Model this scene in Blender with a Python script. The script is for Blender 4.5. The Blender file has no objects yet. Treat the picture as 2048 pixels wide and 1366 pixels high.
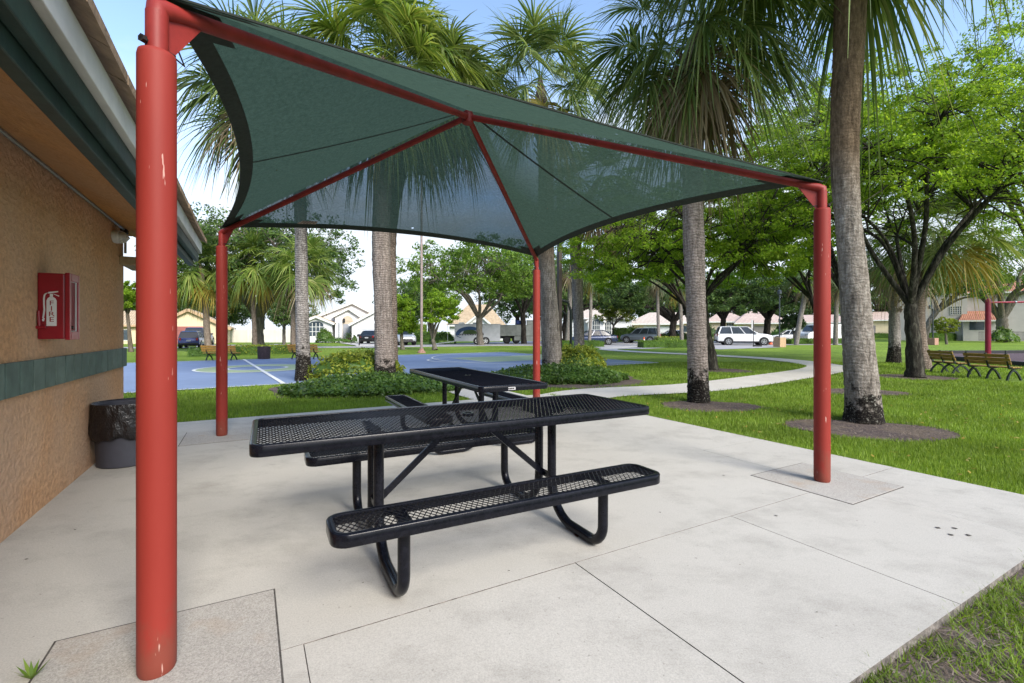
import bpy, bmesh, math, random
import numpy as np
from mathutils import Vector, Matrix
R_ = math.radians
SC = bpy.context.scene
COL = SC.collection
# ------------------------------------------------------------ camera, sky, sun, exposure
F, YH, CH = 935.0, 663.0, 1.28            # focal length in px of a 2048 px wide frame, horizon row, eye height
cam = bpy.data.cameras.new('camera'); camo = bpy.data.objects.new('camera', cam); COL.objects.link(camo)
camo.location = (0, 0, CH); camo.rotation_euler = (R_(90), 0, 0)
cam.sensor_width = 36; cam.lens = 36*F/2048; cam.shift_y = -(683-YH)/2048
cam.clip_start = .05; cam.clip_end = 3000
SC.camera = camo
SUN_AZ, SUN_EL = R_(142), R_(35)           # azimuth clockwise from +Y (the view direction): behind the camera, a little right
wd = bpy.data.worlds.new('World'); SC.world = wd; wd.use_nodes = True
SC.view_settings.view_transform = 'Standard'; SC.view_settings.look = 'None'
SC.view_settings.exposure = 1.38; SC.view_settings.gamma = 1
def build_world():
    nt = wd.node_tree; n = nt.nodes; L = nt.links; n.clear()
    out = n.new('ShaderNodeOutputWorld'); sky = n.new('ShaderNodeTexSky'); sky.sky_type = 'NISHITA'
    sky.sun_disc = False; sky.sun_elevation = SUN_EL; sky.sun_rotation = SUN_AZ; sky.air_density = 1.0; sky.dust_density = 1.5; sky.ozone_density = 1.5
    b1 = n.new('ShaderNodeBackground'); b1.inputs[1].default_value = .15; L.new(sky.outputs[0], b1.inputs[0])
    b2 = n.new('ShaderNodeBackground'); b2.inputs[0].default_value = (.82, .90, 1, 1); b2.inputs[1].default_value = .68
    tc = n.new('ShaderNodeTexCoord'); sep = n.new('ShaderNodeSeparateXYZ'); L.new(tc.outputs['Generated'], sep.inputs[0])
    mp = n.new('ShaderNodeMapping'); mp.inputs['Scale'].default_value = (1, 1, 2.2); mp.inputs['Location'].default_value = (.35, 0, .2); L.new(tc.outputs['Generated'], mp.inputs[0])
    nz = n.new('ShaderNodeTexNoise'); nz.inputs['Scale'].default_value = 2.6; nz.inputs['Detail'].default_value = 8; nz.inputs['Roughness'].default_value = .55
    L.new(mp.outputs[0], nz.inputs['Vector'])
    mr = n.new('ShaderNodeMapRange'); mr.inputs[1].default_value = .0; mr.inputs[2].default_value = .55; mr.inputs[3].default_value = .34; mr.inputs[4].default_value = -.2
    L.new(sep.outputs[2], mr.inputs[0])
    ad = n.new('ShaderNodeMath'); L.new(nz.outputs[0], ad.inputs[0]); L.new(mr.outputs[0], ad.inputs[1])
    cr = n.new('ShaderNodeValToRGB'); cr.color_ramp.elements[0].position = .42; cr.color_ramp.elements[1].position = .68; L.new(ad.outputs[0], cr.inputs[0])
    br = n.new('ShaderNodeMapRange'); br.inputs[1].default_value = .50; br.inputs[2].default_value = .72; br.inputs[3].default_value = .50; br.inputs[4].default_value = 1.15; L.new(sep.outputs[2], br.inputs[0]); L.new(br.outputs[0], b2.inputs[1])
    mx = n.new('ShaderNodeMixShader'); L.new(cr.outputs[0], mx.inputs[0]); L.new(b1.outputs[0], mx.inputs[1]); L.new(b2.outputs[0], mx.inputs[2])
    L.new(mx.outputs[0], out.inputs[0])
build_world()
sl = bpy.data.lights.new('sun', 'SUN'); sl.energy = 2.0; sl.angle = R_(24); sl.color = (1, .95, .87)
so = bpy.data.objects.new('sun', sl); COL.objects.link(so)
sd = Vector((math.sin(SUN_AZ)*math.cos(SUN_EL), math.cos(SUN_AZ)*math.cos(SUN_EL), math.sin(SUN_EL)))
so.rotation_euler = sd.to_track_quat('Z', 'Y').to_euler(); so.location = (5, -10, 30)

# ------------------------------------------------------------ pixel -> place
def at(px, py, z=0.0):                     # point of the plane height z seen at that pixel
    d = F*(CH-z)/(py-YH); return Vector(((px-1024)*d/F, d, z))
def ad(px, py, d):                         # point at depth d seen at that pixel
    return Vector(((px-1024)*d/F, d, CH-(py-YH)*d/F))
TH = .51; CU, SU = math.cos(TH), math.sin(TH)
U2 = Vector((CU, SU, 0)); V2 = Vector((-SU, CU, 0))
def W(u, v, z=0.0): return Vector((u*CU-v*SU, u*SU+v*CU, z))
def toUV(x, y): return x*CU+y*SU, -x*SU+y*CU

# ------------------------------------------------------------ materials
MATS = {}
def pal(name, col, rough=.6, metal=0, spec=.4, noise=None, bump=None, col2=None, detail=6, coat=0, island=None, contrast=(.35, .65)):
    """noise=(scale, amount): mottles col with col2; bump=(scale, strength)"""
    if name in MATS: return MATS[name]
    m = bpy.data.materials.new(name); m.use_nodes = True; nt = m.node_tree; n = nt.nodes; L = nt.links
    b = n['Principled BSDF']; b.inputs['Roughness'].default_value = rough; b.inputs['Metallic'].default_value = metal
    b.inputs['Specular IOR Level'].default_value = spec; b.inputs['Coat Weight'].default_value = coat; b.inputs['Coat Roughness'].default_value = .1
    c = (*col, 1); b.inputs['Base Color'].default_value = c
    tc = n.new('ShaderNodeTexCoord'); src = None
    if noise:
        nz = n.new('ShaderNodeTexNoise'); nz.inputs['Scale'].default_value = noise[0]; nz.inputs['Detail'].default_value = detail; nz.inputs['Roughness'].default_value = .62
        L.new(tc.outputs['Object'], nz.inputs['Vector'])
        cr = n.new('ShaderNodeValToRGB'); cr.color_ramp.elements[0].position = contrast[0]; cr.color_ramp.elements[1].position = contrast[1]
        c2 = col2 or tuple(x*(1-noise[1]) for x in col)
        cr.color_ramp.elements[0].color = (*c2, 1); cr.color_ramp.elements[1].color = c
        L.new(nz.outputs[0], cr.inputs[0]); L.new(cr.outputs[0], b.inputs['Base Color'])
    if bump:
        bz = n.new('ShaderNodeTexNoise'); bz.inputs['Scale'].default_value = bump[0]; bz.inputs['Detail'].default_value = 5
        L.new(tc.outputs['Object'], bz.inputs['Vector'])
        bp = n.new('ShaderNodeBump'); bp.inputs['Strength'].default_value = bump[1]; bp.inputs['Distance'].default_value = bump[2] if len(bump) > 2 else .02
        L.new(bz.outputs[0], bp.inputs['Height']); L.new(bp.outputs[0], b.inputs['Normal'])
    MATS[name] = m; return m
class NT:                                  # short-hand to write node trees
    def __init__(s, name):
        s.m = bpy.data.materials.new(name); s.m.use_nodes = True; s.t = s.m.node_tree; s.n = s.t.nodes; s.b = s.n['Principled BSDF']; s.tc = s.n.new('ShaderNodeTexCoord'); MATS[name] = s.m
    def N(s, t, **k):
        x = s.n.new('ShaderNode'+t)
        for a, v in k.items():
            if a in x.inputs.keys(): x.inputs[a].default_value = v
            else: setattr(x, a, v)
        return x
    def L(s, a, b): s.t.links.new(a, b)
    def noise(s, scale, detail=5, rough=.55, vec=None, sc=None):
        x = s.N('TexNoise', Scale=scale, Detail=detail, Roughness=rough)
        v = vec or s.tc.outputs['Object']
        if sc:
            mp = s.N('Mapping'); mp.inputs['Scale'].default_value = sc; s.L(v, mp.inputs[0]); v = mp.outputs[0]
        s.L(v, x.inputs['Vector']); return x.outputs[0]
    def ramp(s, fac, *st):
        x = s.N('ValToRGB'); e = x.color_ramp.elements
        while len(e) < len(st): e.new(.5)
        for i, (p, c) in enumerate(st):
            e[i].position = p; e[i].color = (*c, 1) if not isinstance(c, (int, float)) else (c, c, c, 1)
        s.L(fac, x.inputs[0]); return x.outputs[0]
    def mix(s, fac, a, b, mode='MIX'):
        x = s.N('Mix', data_type='RGBA', blend_type=mode)
        for k, v in ((0, fac), (6, a), (7, b)):
            if isinstance(v, (int, float)): x.inputs[k].default_value = v
            elif isinstance(v, tuple): x.inputs[k].default_value = (*v, 1)
            else: s.L(v, x.inputs[k])
        return x.outputs[2]
    def math(s, op, a, b=0.0):
        x = s.N('Math', operation=op)
        for k, v in ((0, a), (1, b)):
            if isinstance(v, (int, float)): x.inputs[k].default_value = v
            else: s.L(v, x.inputs[k])
        return x.outputs[0]
    def bump(s, h, strength=.3, dist=.02):
        x = s.N('Bump', Strength=strength, Distance=dist); s.L(h, x.inputs['Height']); s.L(x.outputs[0], s.b.inputs['Normal'])
    def base(s, c): s.L(c, s.b.inputs['Base Color'])
def leafmat(name, c1, c2, c3=None, trans=.35, rough=.55):
    """leaves: each leaf (mesh island) gets its own tone; thin, lets light through"""
    t = NT(name); g = t.N('NewGeometry'); c3 = c3 or c2
    c = t.ramp(g.outputs['Random Per Island'], (0, c1), (.6, c2), (1, c3))
    big = t.ramp(t.noise(.9, 3), (.35, .68), (.68, 1.12)); c = t.mix(1.0, c, big, 'MULTIPLY')
    t.base(c); t.b.inputs['Roughness'].default_value = rough; t.b.inputs['Specular IOR Level'].default_value = .3
    tr = t.N('BsdfTranslucent'); t.L(t.mix(1.0, c, (1.25, 1.2, .7), 'MULTIPLY'), tr.inputs[0])
    mx = t.N('MixShader'); mx.inputs[0].default_value = trans; t.L(t.b.outputs[0], mx.inputs[1]); t.L(tr.outputs[0], mx.inputs[2])
    t.L(mx.outputs[0], t.n['Material Output'].inputs[0]); return t.m
leafmat('leaf_bright', (.125, .23, .018), (.235, .385, .03), (.37, .50, .06), .56)
leafmat('leaf_mid', (.08, .16, .022), (.14, .25, .034), (.22, .33, .05), .48)
leafmat('leaf_dark', (.045, .085, .025), (.08, .15, .035), (.14, .215, .05), .35)
leafmat('leaf_far', (.045, .085, .035), (.075, .13, .045), (.11, .17, .05), .3)
leafmat('leaf_lime', (.12, .18, .02), (.26, .32, .035), (.40, .43, .075), .4)
leafmat('leaf_cover', (.045, .095, .02), (.085, .165, .03), (.15, .235, .055), .35, .4)
leafmat('frond_green', (.075, .135, .035), (.15, .22, .06), (.28, .33, .13), .42, .45)
leafmat('frond_lime', (.10, .17, .03), (.20, .29, .055), (.36, .40, .12), .45, .45)
leafmat('frond_dark', (.06, .10, .035), (.11, .165, .055), (.21, .25, .11), .38, .45)
leafmat('frond_dead', (.14, .10, .06), (.24, .18, .10), (.34, .29, .2), .2, .7)
leafmat('frond_yellow', (.25, .19, .03), (.36, .27, .05), (.30, .28, .08), .3, .6)
leafmat('grass_blade', (.115, .20, .02), (.195, .305, .036), (.31, .41, .08), .45, .5)
leafmat('thatch', (.12, .09, .065), (.22, .17, .13), (.30, .25, .2), .1, .8)
# lawn
t = NT('lawn'); a = t.ramp(t.noise(.22, 4), (.35, (.135, .22, .024)), (.65, (.235, .345, .042))); bb = t.ramp(t.noise(5, 5, .7), (.3, .62), (.7, 1.12))
c = t.mix(1.0, a, bb, 'MULTIPLY'); fine = t.noise(75, 4, .75); c = t.mix(1.0, c, t.ramp(fine, (.3, .55), (.68, 1.25)), 'MULTIPLY')
c = t.mix(t.ramp(t.noise(1.4, 6, .7), (.62, 0), (.8, .5)), c, (.17, .17, .05)); t.base(c); t.b.inputs['Roughness'].default_value = .85; t.b.inputs['Specular IOR Level'].default_value = .15; t.bump(fine, .8, .04)
t = NT('soil'); c = t.ramp(t.noise(9, 8, .7), (.3, (.045, .034, .026)), (.55, (.12, .093, .075)), (.75, (.25, .21, .19))); t.base(c); t.b.inputs['Roughness'].default_value = .95; t.bump(t.noise(60, 5), .8, .02)
t = NT('mulch'); c = t.ramp(t.noise(55, 5, .75, sc=(1, .35, 1)), (.36, (.022, .016, .015)), (.52, (.085, .06, .052)), (.68, (.26, .20, .175)))
c = t.mix(t.ramp(t.noise(2.2, 4), (.45, 0), (.62, .55)), c, (.16, .12, .08)); t.base(c); t.b.inputs['Roughness'].default_value = .95; t.bump(t.noise(60, 5, .7, sc=(1, .35, 1)), 1, .03)
# concrete
def concrete(name, base, warm, dirt, agg=0):
    t = NT(name); c = t.ramp(t.noise(.8, 5, .6), (.35, base), (.65, warm))
    st = t.ramp(t.noise(1.7, 10, .72, sc=(1, 1.3, 1)), (.48, 0), (.70, .6)); c = t.mix(st, c, dirt)
    st2 = t.ramp(t.noise(4.5, 8, .75), (.58, 0), (.72, .45)); c = t.mix(t.math('MULTIPLY', st2, t.ramp(t.noise(.5, 2), (.42, .1), (.62, 1))), c, tuple(x*.62 for x in dirt))
    sp = t.noise(150, 3, .8); c = t.mix(1.0, c, t.ramp(sp, (.3, .76 if not agg else .55), (.7, 1.1 if not agg else 1.25)), 'MULTIPLY')
    sp2 = t.noise(38, 2, .5); c = t.mix(t.ramp(sp2, (.70, 0), (.76, .5)), c, tuple(x*.55 for x in dirt))
    if agg: c = t.mix(t.ramp(t.noise(3.2, 3), (.56, 0), (.74, .55)), c, (.34, .25, .17))
    t.base(c); t.b.inputs['Roughness'].default_value = .82; t.b.inputs['Specular IOR Level'].default_value = .25; t.bump(sp, .25 if not agg else .8, .004); return t.m
concrete('concrete', (.45, .43, .387), (.485, .465, .42), (.285, .27, .24))
concrete('footing_concrete', (.40, .38, .345), (.45, .425, .385), (.33, .305, .27), 1)
concrete('path_concrete', (.50, .475, .435), (.55, .525, .48), (.42, .39, .35))
pal('joint', (.10, .09, .08), .95, noise=(30, .6)); pal('slab_edge', (.24, .215, .195), .95, noise=(20, .7), bump=(60, .6))
t = NT('asphalt'); c = t.ramp(t.noise(.5, 5), (.3, (.30, .295, .30)), (.7, (.37, .365, .37))); c = t.mix(1.0, c, t.ramp(t.noise(60, 3), (.3, .85), (.7, 1.1)), 'MULTIPLY'); t.base(c); t.b.inputs['Roughness'].default_value = .9
def court(name, col):
    t = NT(name); c = t.mix(1.0, col, t.ramp(t.noise(.35, 6, .65), (.3, .8), (.7, 1.12)), 'MULTIPLY'); c = t.mix(t.ramp(t.noise(2.0, 7, .7, sc=(.4, 1, 1)), (.52, 0), (.75, .35)), c, tuple(min(1, x*1.35+.03) for x in col))
    t.base(c); t.b.inputs['Roughness'].default_value = .6; t.bump(t.noise(120, 3), .15, .004)
court('court_blue', (.17, .225, .35)); court('court_green', (.30, .37, .20)); pal('court_line', (.68, .69, .68), .7, noise=(6, .18))
# stucco of the building
def stucco(name, c1, c2):
    t = NT(name); big = t.noise(.9, 4); sw = t.noise(24, 6, .7, sc=(1, 1, 1)); v = t.N('TexVoronoi', Scale=26.0); 
    mp = t.N('Mapping'); t.L(t.tc.outputs['Object'], mp.inputs[0]); 
    wv = t.N('TexNoise', Scale=7.0, Detail=3.0); t.L(t.tc.outputs['Object'], wv.inputs['Vector']); mxv = t.N('Mix', data_type='RGBA'); mxv.inputs[0].default_value = .12
    t.L(mp.outputs[0], mxv.inputs[6]); t.L(wv.outputs[1], mxv.inputs[7]); t.L(mxv.outputs[2], v.inputs['Vector'])
    c = t.ramp(big, (.35, c1), (.65, c2)); c = t.mix(1.0, c, t.ramp(sw, (.32, .74), (.6, 1.10)), 'MULTIPLY')
    c = t.mix(t.ramp(t.noise(.55, 4), (.42, 0), (.60, .65)), c, tuple(.6*x+.10 for x in c2)); t.base(c); t.b.inputs['Roughness'].default_value = .9; t.b.inputs['Specular IOR Level'].default_value = .2
    h = t.math('ADD', t.math('MULTIPLY', sw, 1.0), t.math('MULTIPLY', v.outputs[0], .55)); t.bump(h, .8, .022)
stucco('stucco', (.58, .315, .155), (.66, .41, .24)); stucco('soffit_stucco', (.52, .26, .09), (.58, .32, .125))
t = NT('green_tile'); g_ = t.N('NewGeometry'); c = t.ramp(g_.outputs['Random Per Island'], (0, (.075, .125, .105)), (1, (.125, .18, .15))); c = t.mix(1.0, c, t.ramp(t.noise(9, 6), (.3, .65), (.7, 1.1)), 'MULTIPLY'); t.base(c); t.b.inputs['Roughness'].default_value = .55; t.bump(t.noise(12, 4), .3, .01); pal('grout', (.03, .036, .033), .95)
pal('green_paint', (.022, .05, .043), .5, noise=(6, .35), bump=(10, .15)); pal('white_trim', (.66, .67, .65), .6, noise=(5, .16)); pal('tan_tile', (.36, .25, .16), .85, noise=(7, .45), bump=(30, .4))
pal('beam_beige', (.42, .33, .22), .85, noise=(14, .3), bump=(40, .4))
t = NT('red_paint'); c = t.ramp(t.noise(3, 5, sc=(1, 1, .25)), (.3, (.20, .021, .015)), (.7, (.245, .031, .022))); c = t.mix(t.ramp(t.noise(17, 4, .6, sc=(1, 1, .3)), (.70, 0), (.73, .75)), c, (.50, .24, .20))
c = t.mix(t.ramp(t.noise(6, 6, .7, sc=(1, 1, .5)), (.62, 0), (.8, .5)), c, (.25, .022, .02)); sp = t.N('SeparateXYZ'); t.L(t.tc.outputs['Object'], sp.inputs[0]); f = t.N('MapRange'); f.inputs[1].default_value = 0; f.inputs[2].default_value = .55; f.inputs[3].default_value = .28; f.inputs[4].default_value = -.3; t.L(sp.outputs[2], f.inputs[0]); c = t.mix(t.ramp(t.math('ADD', t.noise(9, 6, .7, sc=(1, 1, .5)), f.outputs[0]), (.5, 0), (.72, .8)), c, (.17, .045, .03)); c = t.mix(t.ramp(t.noise(30, 3, .5, sc=(1.6, 1.6, .2)), (.70, 0), (.715, .7)), c, (.52, .33, .28)); t.base(c); t.b.inputs['Roughness'].default_value = .6; t.b.inputs['Specular IOR Level'].default_value = .22; t.bump(t.noise(7, 3, sc=(1, 1, .2)), .12, .02)
pal('red_pipe', (.235, .024, .019), .5, 0, .25, noise=(8, .3)); pal('red_box', (.30, .008, .02), .3, noise=(9, .15), coat=.3); pal('red_dark', (.2, .004, .012), .4, noise=(9, .2))
t = NT('black_coat'); t.base(t.ramp(t.noise(40, 3), (.3, (.003, .0035, .006)), (.7, (.007, .0075, .012)))); t.b.inputs['Roughness'].default_value = .2; t.b.inputs['Specular IOR Level'].default_value = .22; t.bump(t.noise(55, 2), .06, .004)
pal('black_plastic', (.012, .012, .013), .35, noise=(9, .3)); t = NT('bag_black'); t.base(t.ramp(t.noise(7, 3), (.3, (.006, .005, .006)), (.7, (.014, .012, .013)))); t.b.inputs['Roughness'].default_value = .28; t.bump(t.noise(9, 5, .6, sc=(1, 1, .6)), .9, .05)
pal('bin_grey', (.05, .052, .068), .55, noise=(5, .3)); pal('white_paint', (.78, .78, .77), .5, noise=(4, .1)); pal('label_pale', (.52, .42, .38), .6, noise=(14, .5)); pal('label_white', (.48, .48, .50), .4, noise=(60, .3))
pal('conduit', (.36, .36, .36), .35, metal=.6, noise=(20, .3)); pal('lens', (.55, .55, .5), .2, noise=(30, .2)); pal('steel_dark', (.04, .03, .028), .6, metal=.5, noise=(30, .5))
pal('rust', (.16, .045, .02), .9, noise=(30, .6))
# canopy fabric: knitted mesh; the flatter one looks through it, the more of its holes are covered by the yarn
def fabric(holes):
    t = NT('shade_fabric'); st = t.noise(26, 5, .6, sc=(1, 1, 3)); c = t.ramp(st, (.3, (.030, .051, .040)), (.7, (.047, .076, .060))); c = t.mix(1.0, c, t.ramp(t.noise(230, 2), (.3, .75), (.7, 1.2)), 'MULTIPLY'); t.base(c); t.b.inputs['Roughness'].default_value = .8; t.b.inputs['Specular IOR Level'].default_value = .2; t.bump(t.math('ADD', t.noise(3.2, 5, .6, sc=(1, 1, 1)), t.math('MULTIPLY', t.noise(200, 2), .05)), .8, .12)
    tr = t.N('BsdfTranslucent'); t.L(t.mix(1.0, c, (1.25, 1.35, 1.3), 'MULTIPLY'), tr.inputs[0]); m1 = t.N('MixShader'); m1.inputs[0].default_value = .5; t.L(t.b.outputs[0], m1.inputs[1]); t.L(tr.outputs[0], m1.inputs[2])
    tp = t.N('BsdfTransparent'); tp.inputs[0].default_value = (.70, .80, .95, 1); lw = t.N('LayerWeight', Blend=.5); f = t.ramp(lw.outputs['Facing'], (.10, .22), (.42, .15), (.57, .0)); f = t.math('MULTIPLY', f, t.ramp(t.noise(160, 3, .6), (.35, .25), (.62, 1.4)))
    
    for q, r in holes:
        vm = t.N('VectorMath', operation='DISTANCE'); t.L(t.tc.outputs['Object'], vm.inputs[0]); vm.inputs[1].default_value = q; f = t.math('MAXIMUM', f, t.math('LESS_THAN', vm.outputs['Value'], r))
    m2 = t.N('MixShader'); t.L(f, m2.inputs[0]); t.L(m1.outputs[0], m2.inputs[1]); t.L(tp.outputs[0], m2.inputs[2]); t.L(m2.outputs[0], t.n['Material Output'].inputs[0])
pal('hem', (.026, .036, .031), .85, noise=(40, .4))
# bark
def bark(name, c1, c2, c3, sc=(1, 1, .25), scale=9, b=1.0):
    t = NT(name); n1 = t.noise(scale, 7, .7, sc=sc); c = t.ramp(n1, (.3, c1), (.5, c2), (.72, c3)); t.base(c); t.b.inputs['Roughness'].default_value = .95; t.b.inputs['Specular IOR Level'].default_value = .1; t.bump(n1, b, .05); return t.m
bark('bark_lichen', (.010, .009, .008), (.032, .029, .024), (.13, .125, .10), scale=14); bark('bark_grey', (.055, .048, .04), (.13, .115, .095), (.22, .20, .17)); bark('bark_dark', (.012, .010, .009), (.035, .03, .026), (.10, .09, .075)); bark('bark_brown', (.05, .04, .03), (.11, .09, .07), (.19, .165, .13))
def palmbark(name, lo, mid, hi, alg, warm_top=0.0, h_alg=1.0, rings=.70):
    """ringed trunk; alg: how much of the foot is covered by black algae with pale lichen flecks"""
    t = NT(name); sp = t.N('SeparateXYZ'); t.L(t.tc.outputs['Object'], sp.inputs[0])
    wv = t.N('TexWave', wave_type='BANDS', bands_direction='Z', Scale=5.5, Distortion=7.0, Detail=4.0); wv.inputs['Detail Scale'].default_value = 2.5; t.L(t.tc.outputs['Object'], wv.inputs['Vector'])
    fib = t.noise(26, 6, .7, sc=(1, 1, .28)); c = t.ramp(fib, (.3, lo), (.52, mid), (.72, hi)); c = t.mix(1.0, c, t.ramp(wv.outputs[1], (.2, rings), (.6, 1.08)), 'MULTIPLY')
    c = t.mix(t.ramp(t.noise(3.2, 5, .7), (.5, 0), (.68, .45)), c, tuple(x*.62 for x in mid))
    if warm_top:
        f = t.N('MapRange'); f.inputs[1].default_value = warm_top-.5; f.inputs[2].default_value = warm_top+.5; t.L(sp.outputs[2], f.inputs[0]); c = t.mix(f.outputs[0], c, t.ramp(fib, (.3, (.06, .042, .026)), (.55, (.14, .10, .065)), (.75, (.24, .18, .12))))
    if alg:
        f = t.N('MapRange'); f.inputs[1].default_value = 0; f.inputs[2].default_value = h_alg; f.inputs[3].default_value = .32*alg; f.inputs[4].default_value = -.25; t.L(sp.outputs[2], f.inputs[0])
        ks = t.math('ADD', t.noise(5.5, 7, .75), f.outputs[0]); dark = t.ramp(t.noise(38, 4, .7), (.50, (.012, .010, .009)), (.60, (.05, .045, .035)), (.68, (.35, .35, .31))); c = t.mix(t.ramp(ks, (.54, 0), (.62, 1)), c, dark)
    t.base(c); t.b.inputs['Roughness'].default_value = .95; t.b.inputs['Specular IOR Level'].default_value = .1
    crk = t.noise(9, 6, .7, sc=(1, 1, .12)); c_ = t.mix(1.0, c, t.ramp(crk, (.34, .55), (.5, 1.05)), 'MULTIPLY'); t.base(c_)
    t.bump(t.math('ADD', t.math('MULTIPLY', wv.outputs[1], .9*(1-rings)*2), t.math('ADD', fib, crk)), .8, .03); return t.m
palmbark('palm_grey', (.11, .095, .085), (.24, .215, .195), (.36, .335, .31), 0); palmbark('palm_algae', (.12, .105, .10), (.26, .24, .225), (.38, .36, .34), 1.25, 0, 1.5)
palmbark('palm_brown', (.10, .075, .06), (.22, .175, .145), (.32, .27, .235), 0); palmbark('palm_near', (.085, .072, .06), (.205, .18, .155), (.36, .335, .30), .75, 3.5, 1.1, .9); palmbark('palm_mid', (.11, .09, .078), (.25, .21, .185), (.35, .31, .28), 1.1, 5.2, 1.15, .8)
pal('wood_yellow', (.46, .24, .045), .55, noise=(8, .3), bump=(20, .2)); pal('wood_olive', (.27, .17, .035), .6, noise=(8, .35)); pal('iron_green', (.012, .022, .018), .5, noise=(9, .3)); pal('bin_brown', (.045, .032, .038), .8, noise=(12, .5), bump=(25, .5))
pal('pole_brown', (.055, .042, .036), .5, noise=(5, .3)); pal('pole_pale', (.30, .235, .215), .7, noise=(6, .3)); pal('pole_dark', (.03, .04, .055), .5, noise=(5, .3)); pal('base_tan', (.45, .31, .19), .85, noise=(10, .25), bump=(25, .5)); pal('base_pink', (.42, .24, .18), .85, noise=(14, .4)); pal('swing_red', (.27, .012, .035), .4, noise=(5, .25))
pal('rubber', (.012, .012, .013), .85, noise=(8, .4)); pal('alloy', (.45, .46, .48), .3, metal=.8, noise=(9, .2)); pal('glass_dark', (.018, .024, .030), .08, spec=.6, noise=(3, .3)); pal('trim_black', (.02, .02, .022), .55, noise=(8, .3)); pal('tail_red', (.35, .01, .01), .2, noise=(9, .3)); pal('lamp_clear', (.55, .57, .6), .15, noise=(9, .2)); pal('cone_orange', (.72, .10, .015), .5, noise=(9, .2))
for k, c in dict(car_white=(.72, .73, .74), car_blue=(.018, .035, .17), car_navy=(.020, .035, .085), car_grey=(.11, .135, .155), car_black=(.012, .012, .015), car_silver=(.45, .47, .5)).items(): pal(k, c, .28, metal=.0 if k == 'car_white' else .3, coat=.7, noise=(2, .12))
pal('truck_grey', (.26, .28, .26), .55, noise=(3, .25)); pal('trailer_side', (.46, .48, .50), .45, noise=(3, .15)); pal('logo_blue', (.03, .075, .18), .45, noise=(4, .5)); pal('tarp_blue', (.02, .05, .22), .6, noise=(8, .4))
for k, c in dict(wall_white=(.70, .71, .73), wall_cream=(.58, .49, .33), wall_tan=(.50, .42, .32), wall_grey=(.44, .42, .40), wall_pink=(.55, .46, .40), fence_white=(.62, .59, .54)).items(): pal(k, c, .9, noise=(1.2, .12), bump=(18, .25))
pal('garage_red', (.27, .085, .075), .6, noise=(3, .15)); pal('garage_white', (.62, .64, .67), .6, noise=(3, .1)); pal('garage_grey', (.22, .20, .20), .6, noise=(3, .15)); pal('pane', (.05, .07, .09), .12, spec=.6, noise=(2, .4)); pal('door_grey', (.30, .31, .34), .5, noise=(3, .2))
def rooftile(name, c1, c2):
    t = NT(name); wv = t.N('TexWave', wave_type='BANDS', bands_direction='X', Scale=1.6, Distortion=.4); t.L(t.tc.outputs['Object'], wv.inputs['Vector']); wz = t.N('TexWave', wave_type='BANDS', bands_direction='Z', Scale=2.6, Distortion=.3); t.L(t.tc.outputs['Object'], wz.inputs['Vector'])
    c = t.ramp(t.noise(2.2, 6, .7), (.3, c1), (.7, c2)); c = t.mix(1.0, c, t.ramp(wv.outputs[1], (.1, .75), (.6, 1.05)), 'MULTIPLY'); t.base(c); t.b.inputs['Roughness'].default_value = .85; t.bump(t.math('ADD', wv.outputs[1], wz.outputs[1]), .6, .06)
rooftile('roof_tan', (.34, .25, .15), (.52, .41, .27)); rooftile('roof_pale', (.46, .38, .31), (.60, .52, .45)); rooftile('roof_pink', (.42, .31, .26), (.56, .45, .39)); rooftile('roof_red', (.27, .10, .06), (.44, .21, .13))
pal('play_mulch', (.13, .085, .095), .95, noise=(30, .75), bump=(40, .8)); pal('border_black', (.015, .016, .02), .6, noise=(9, .3)); pal('pot_brown', (.10, .06, .045), .7, noise=(9, .4)); pal('flower_red', (.28, .07, .06), .7, noise=(30, .6))
def M(n): return MATS[n]

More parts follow.
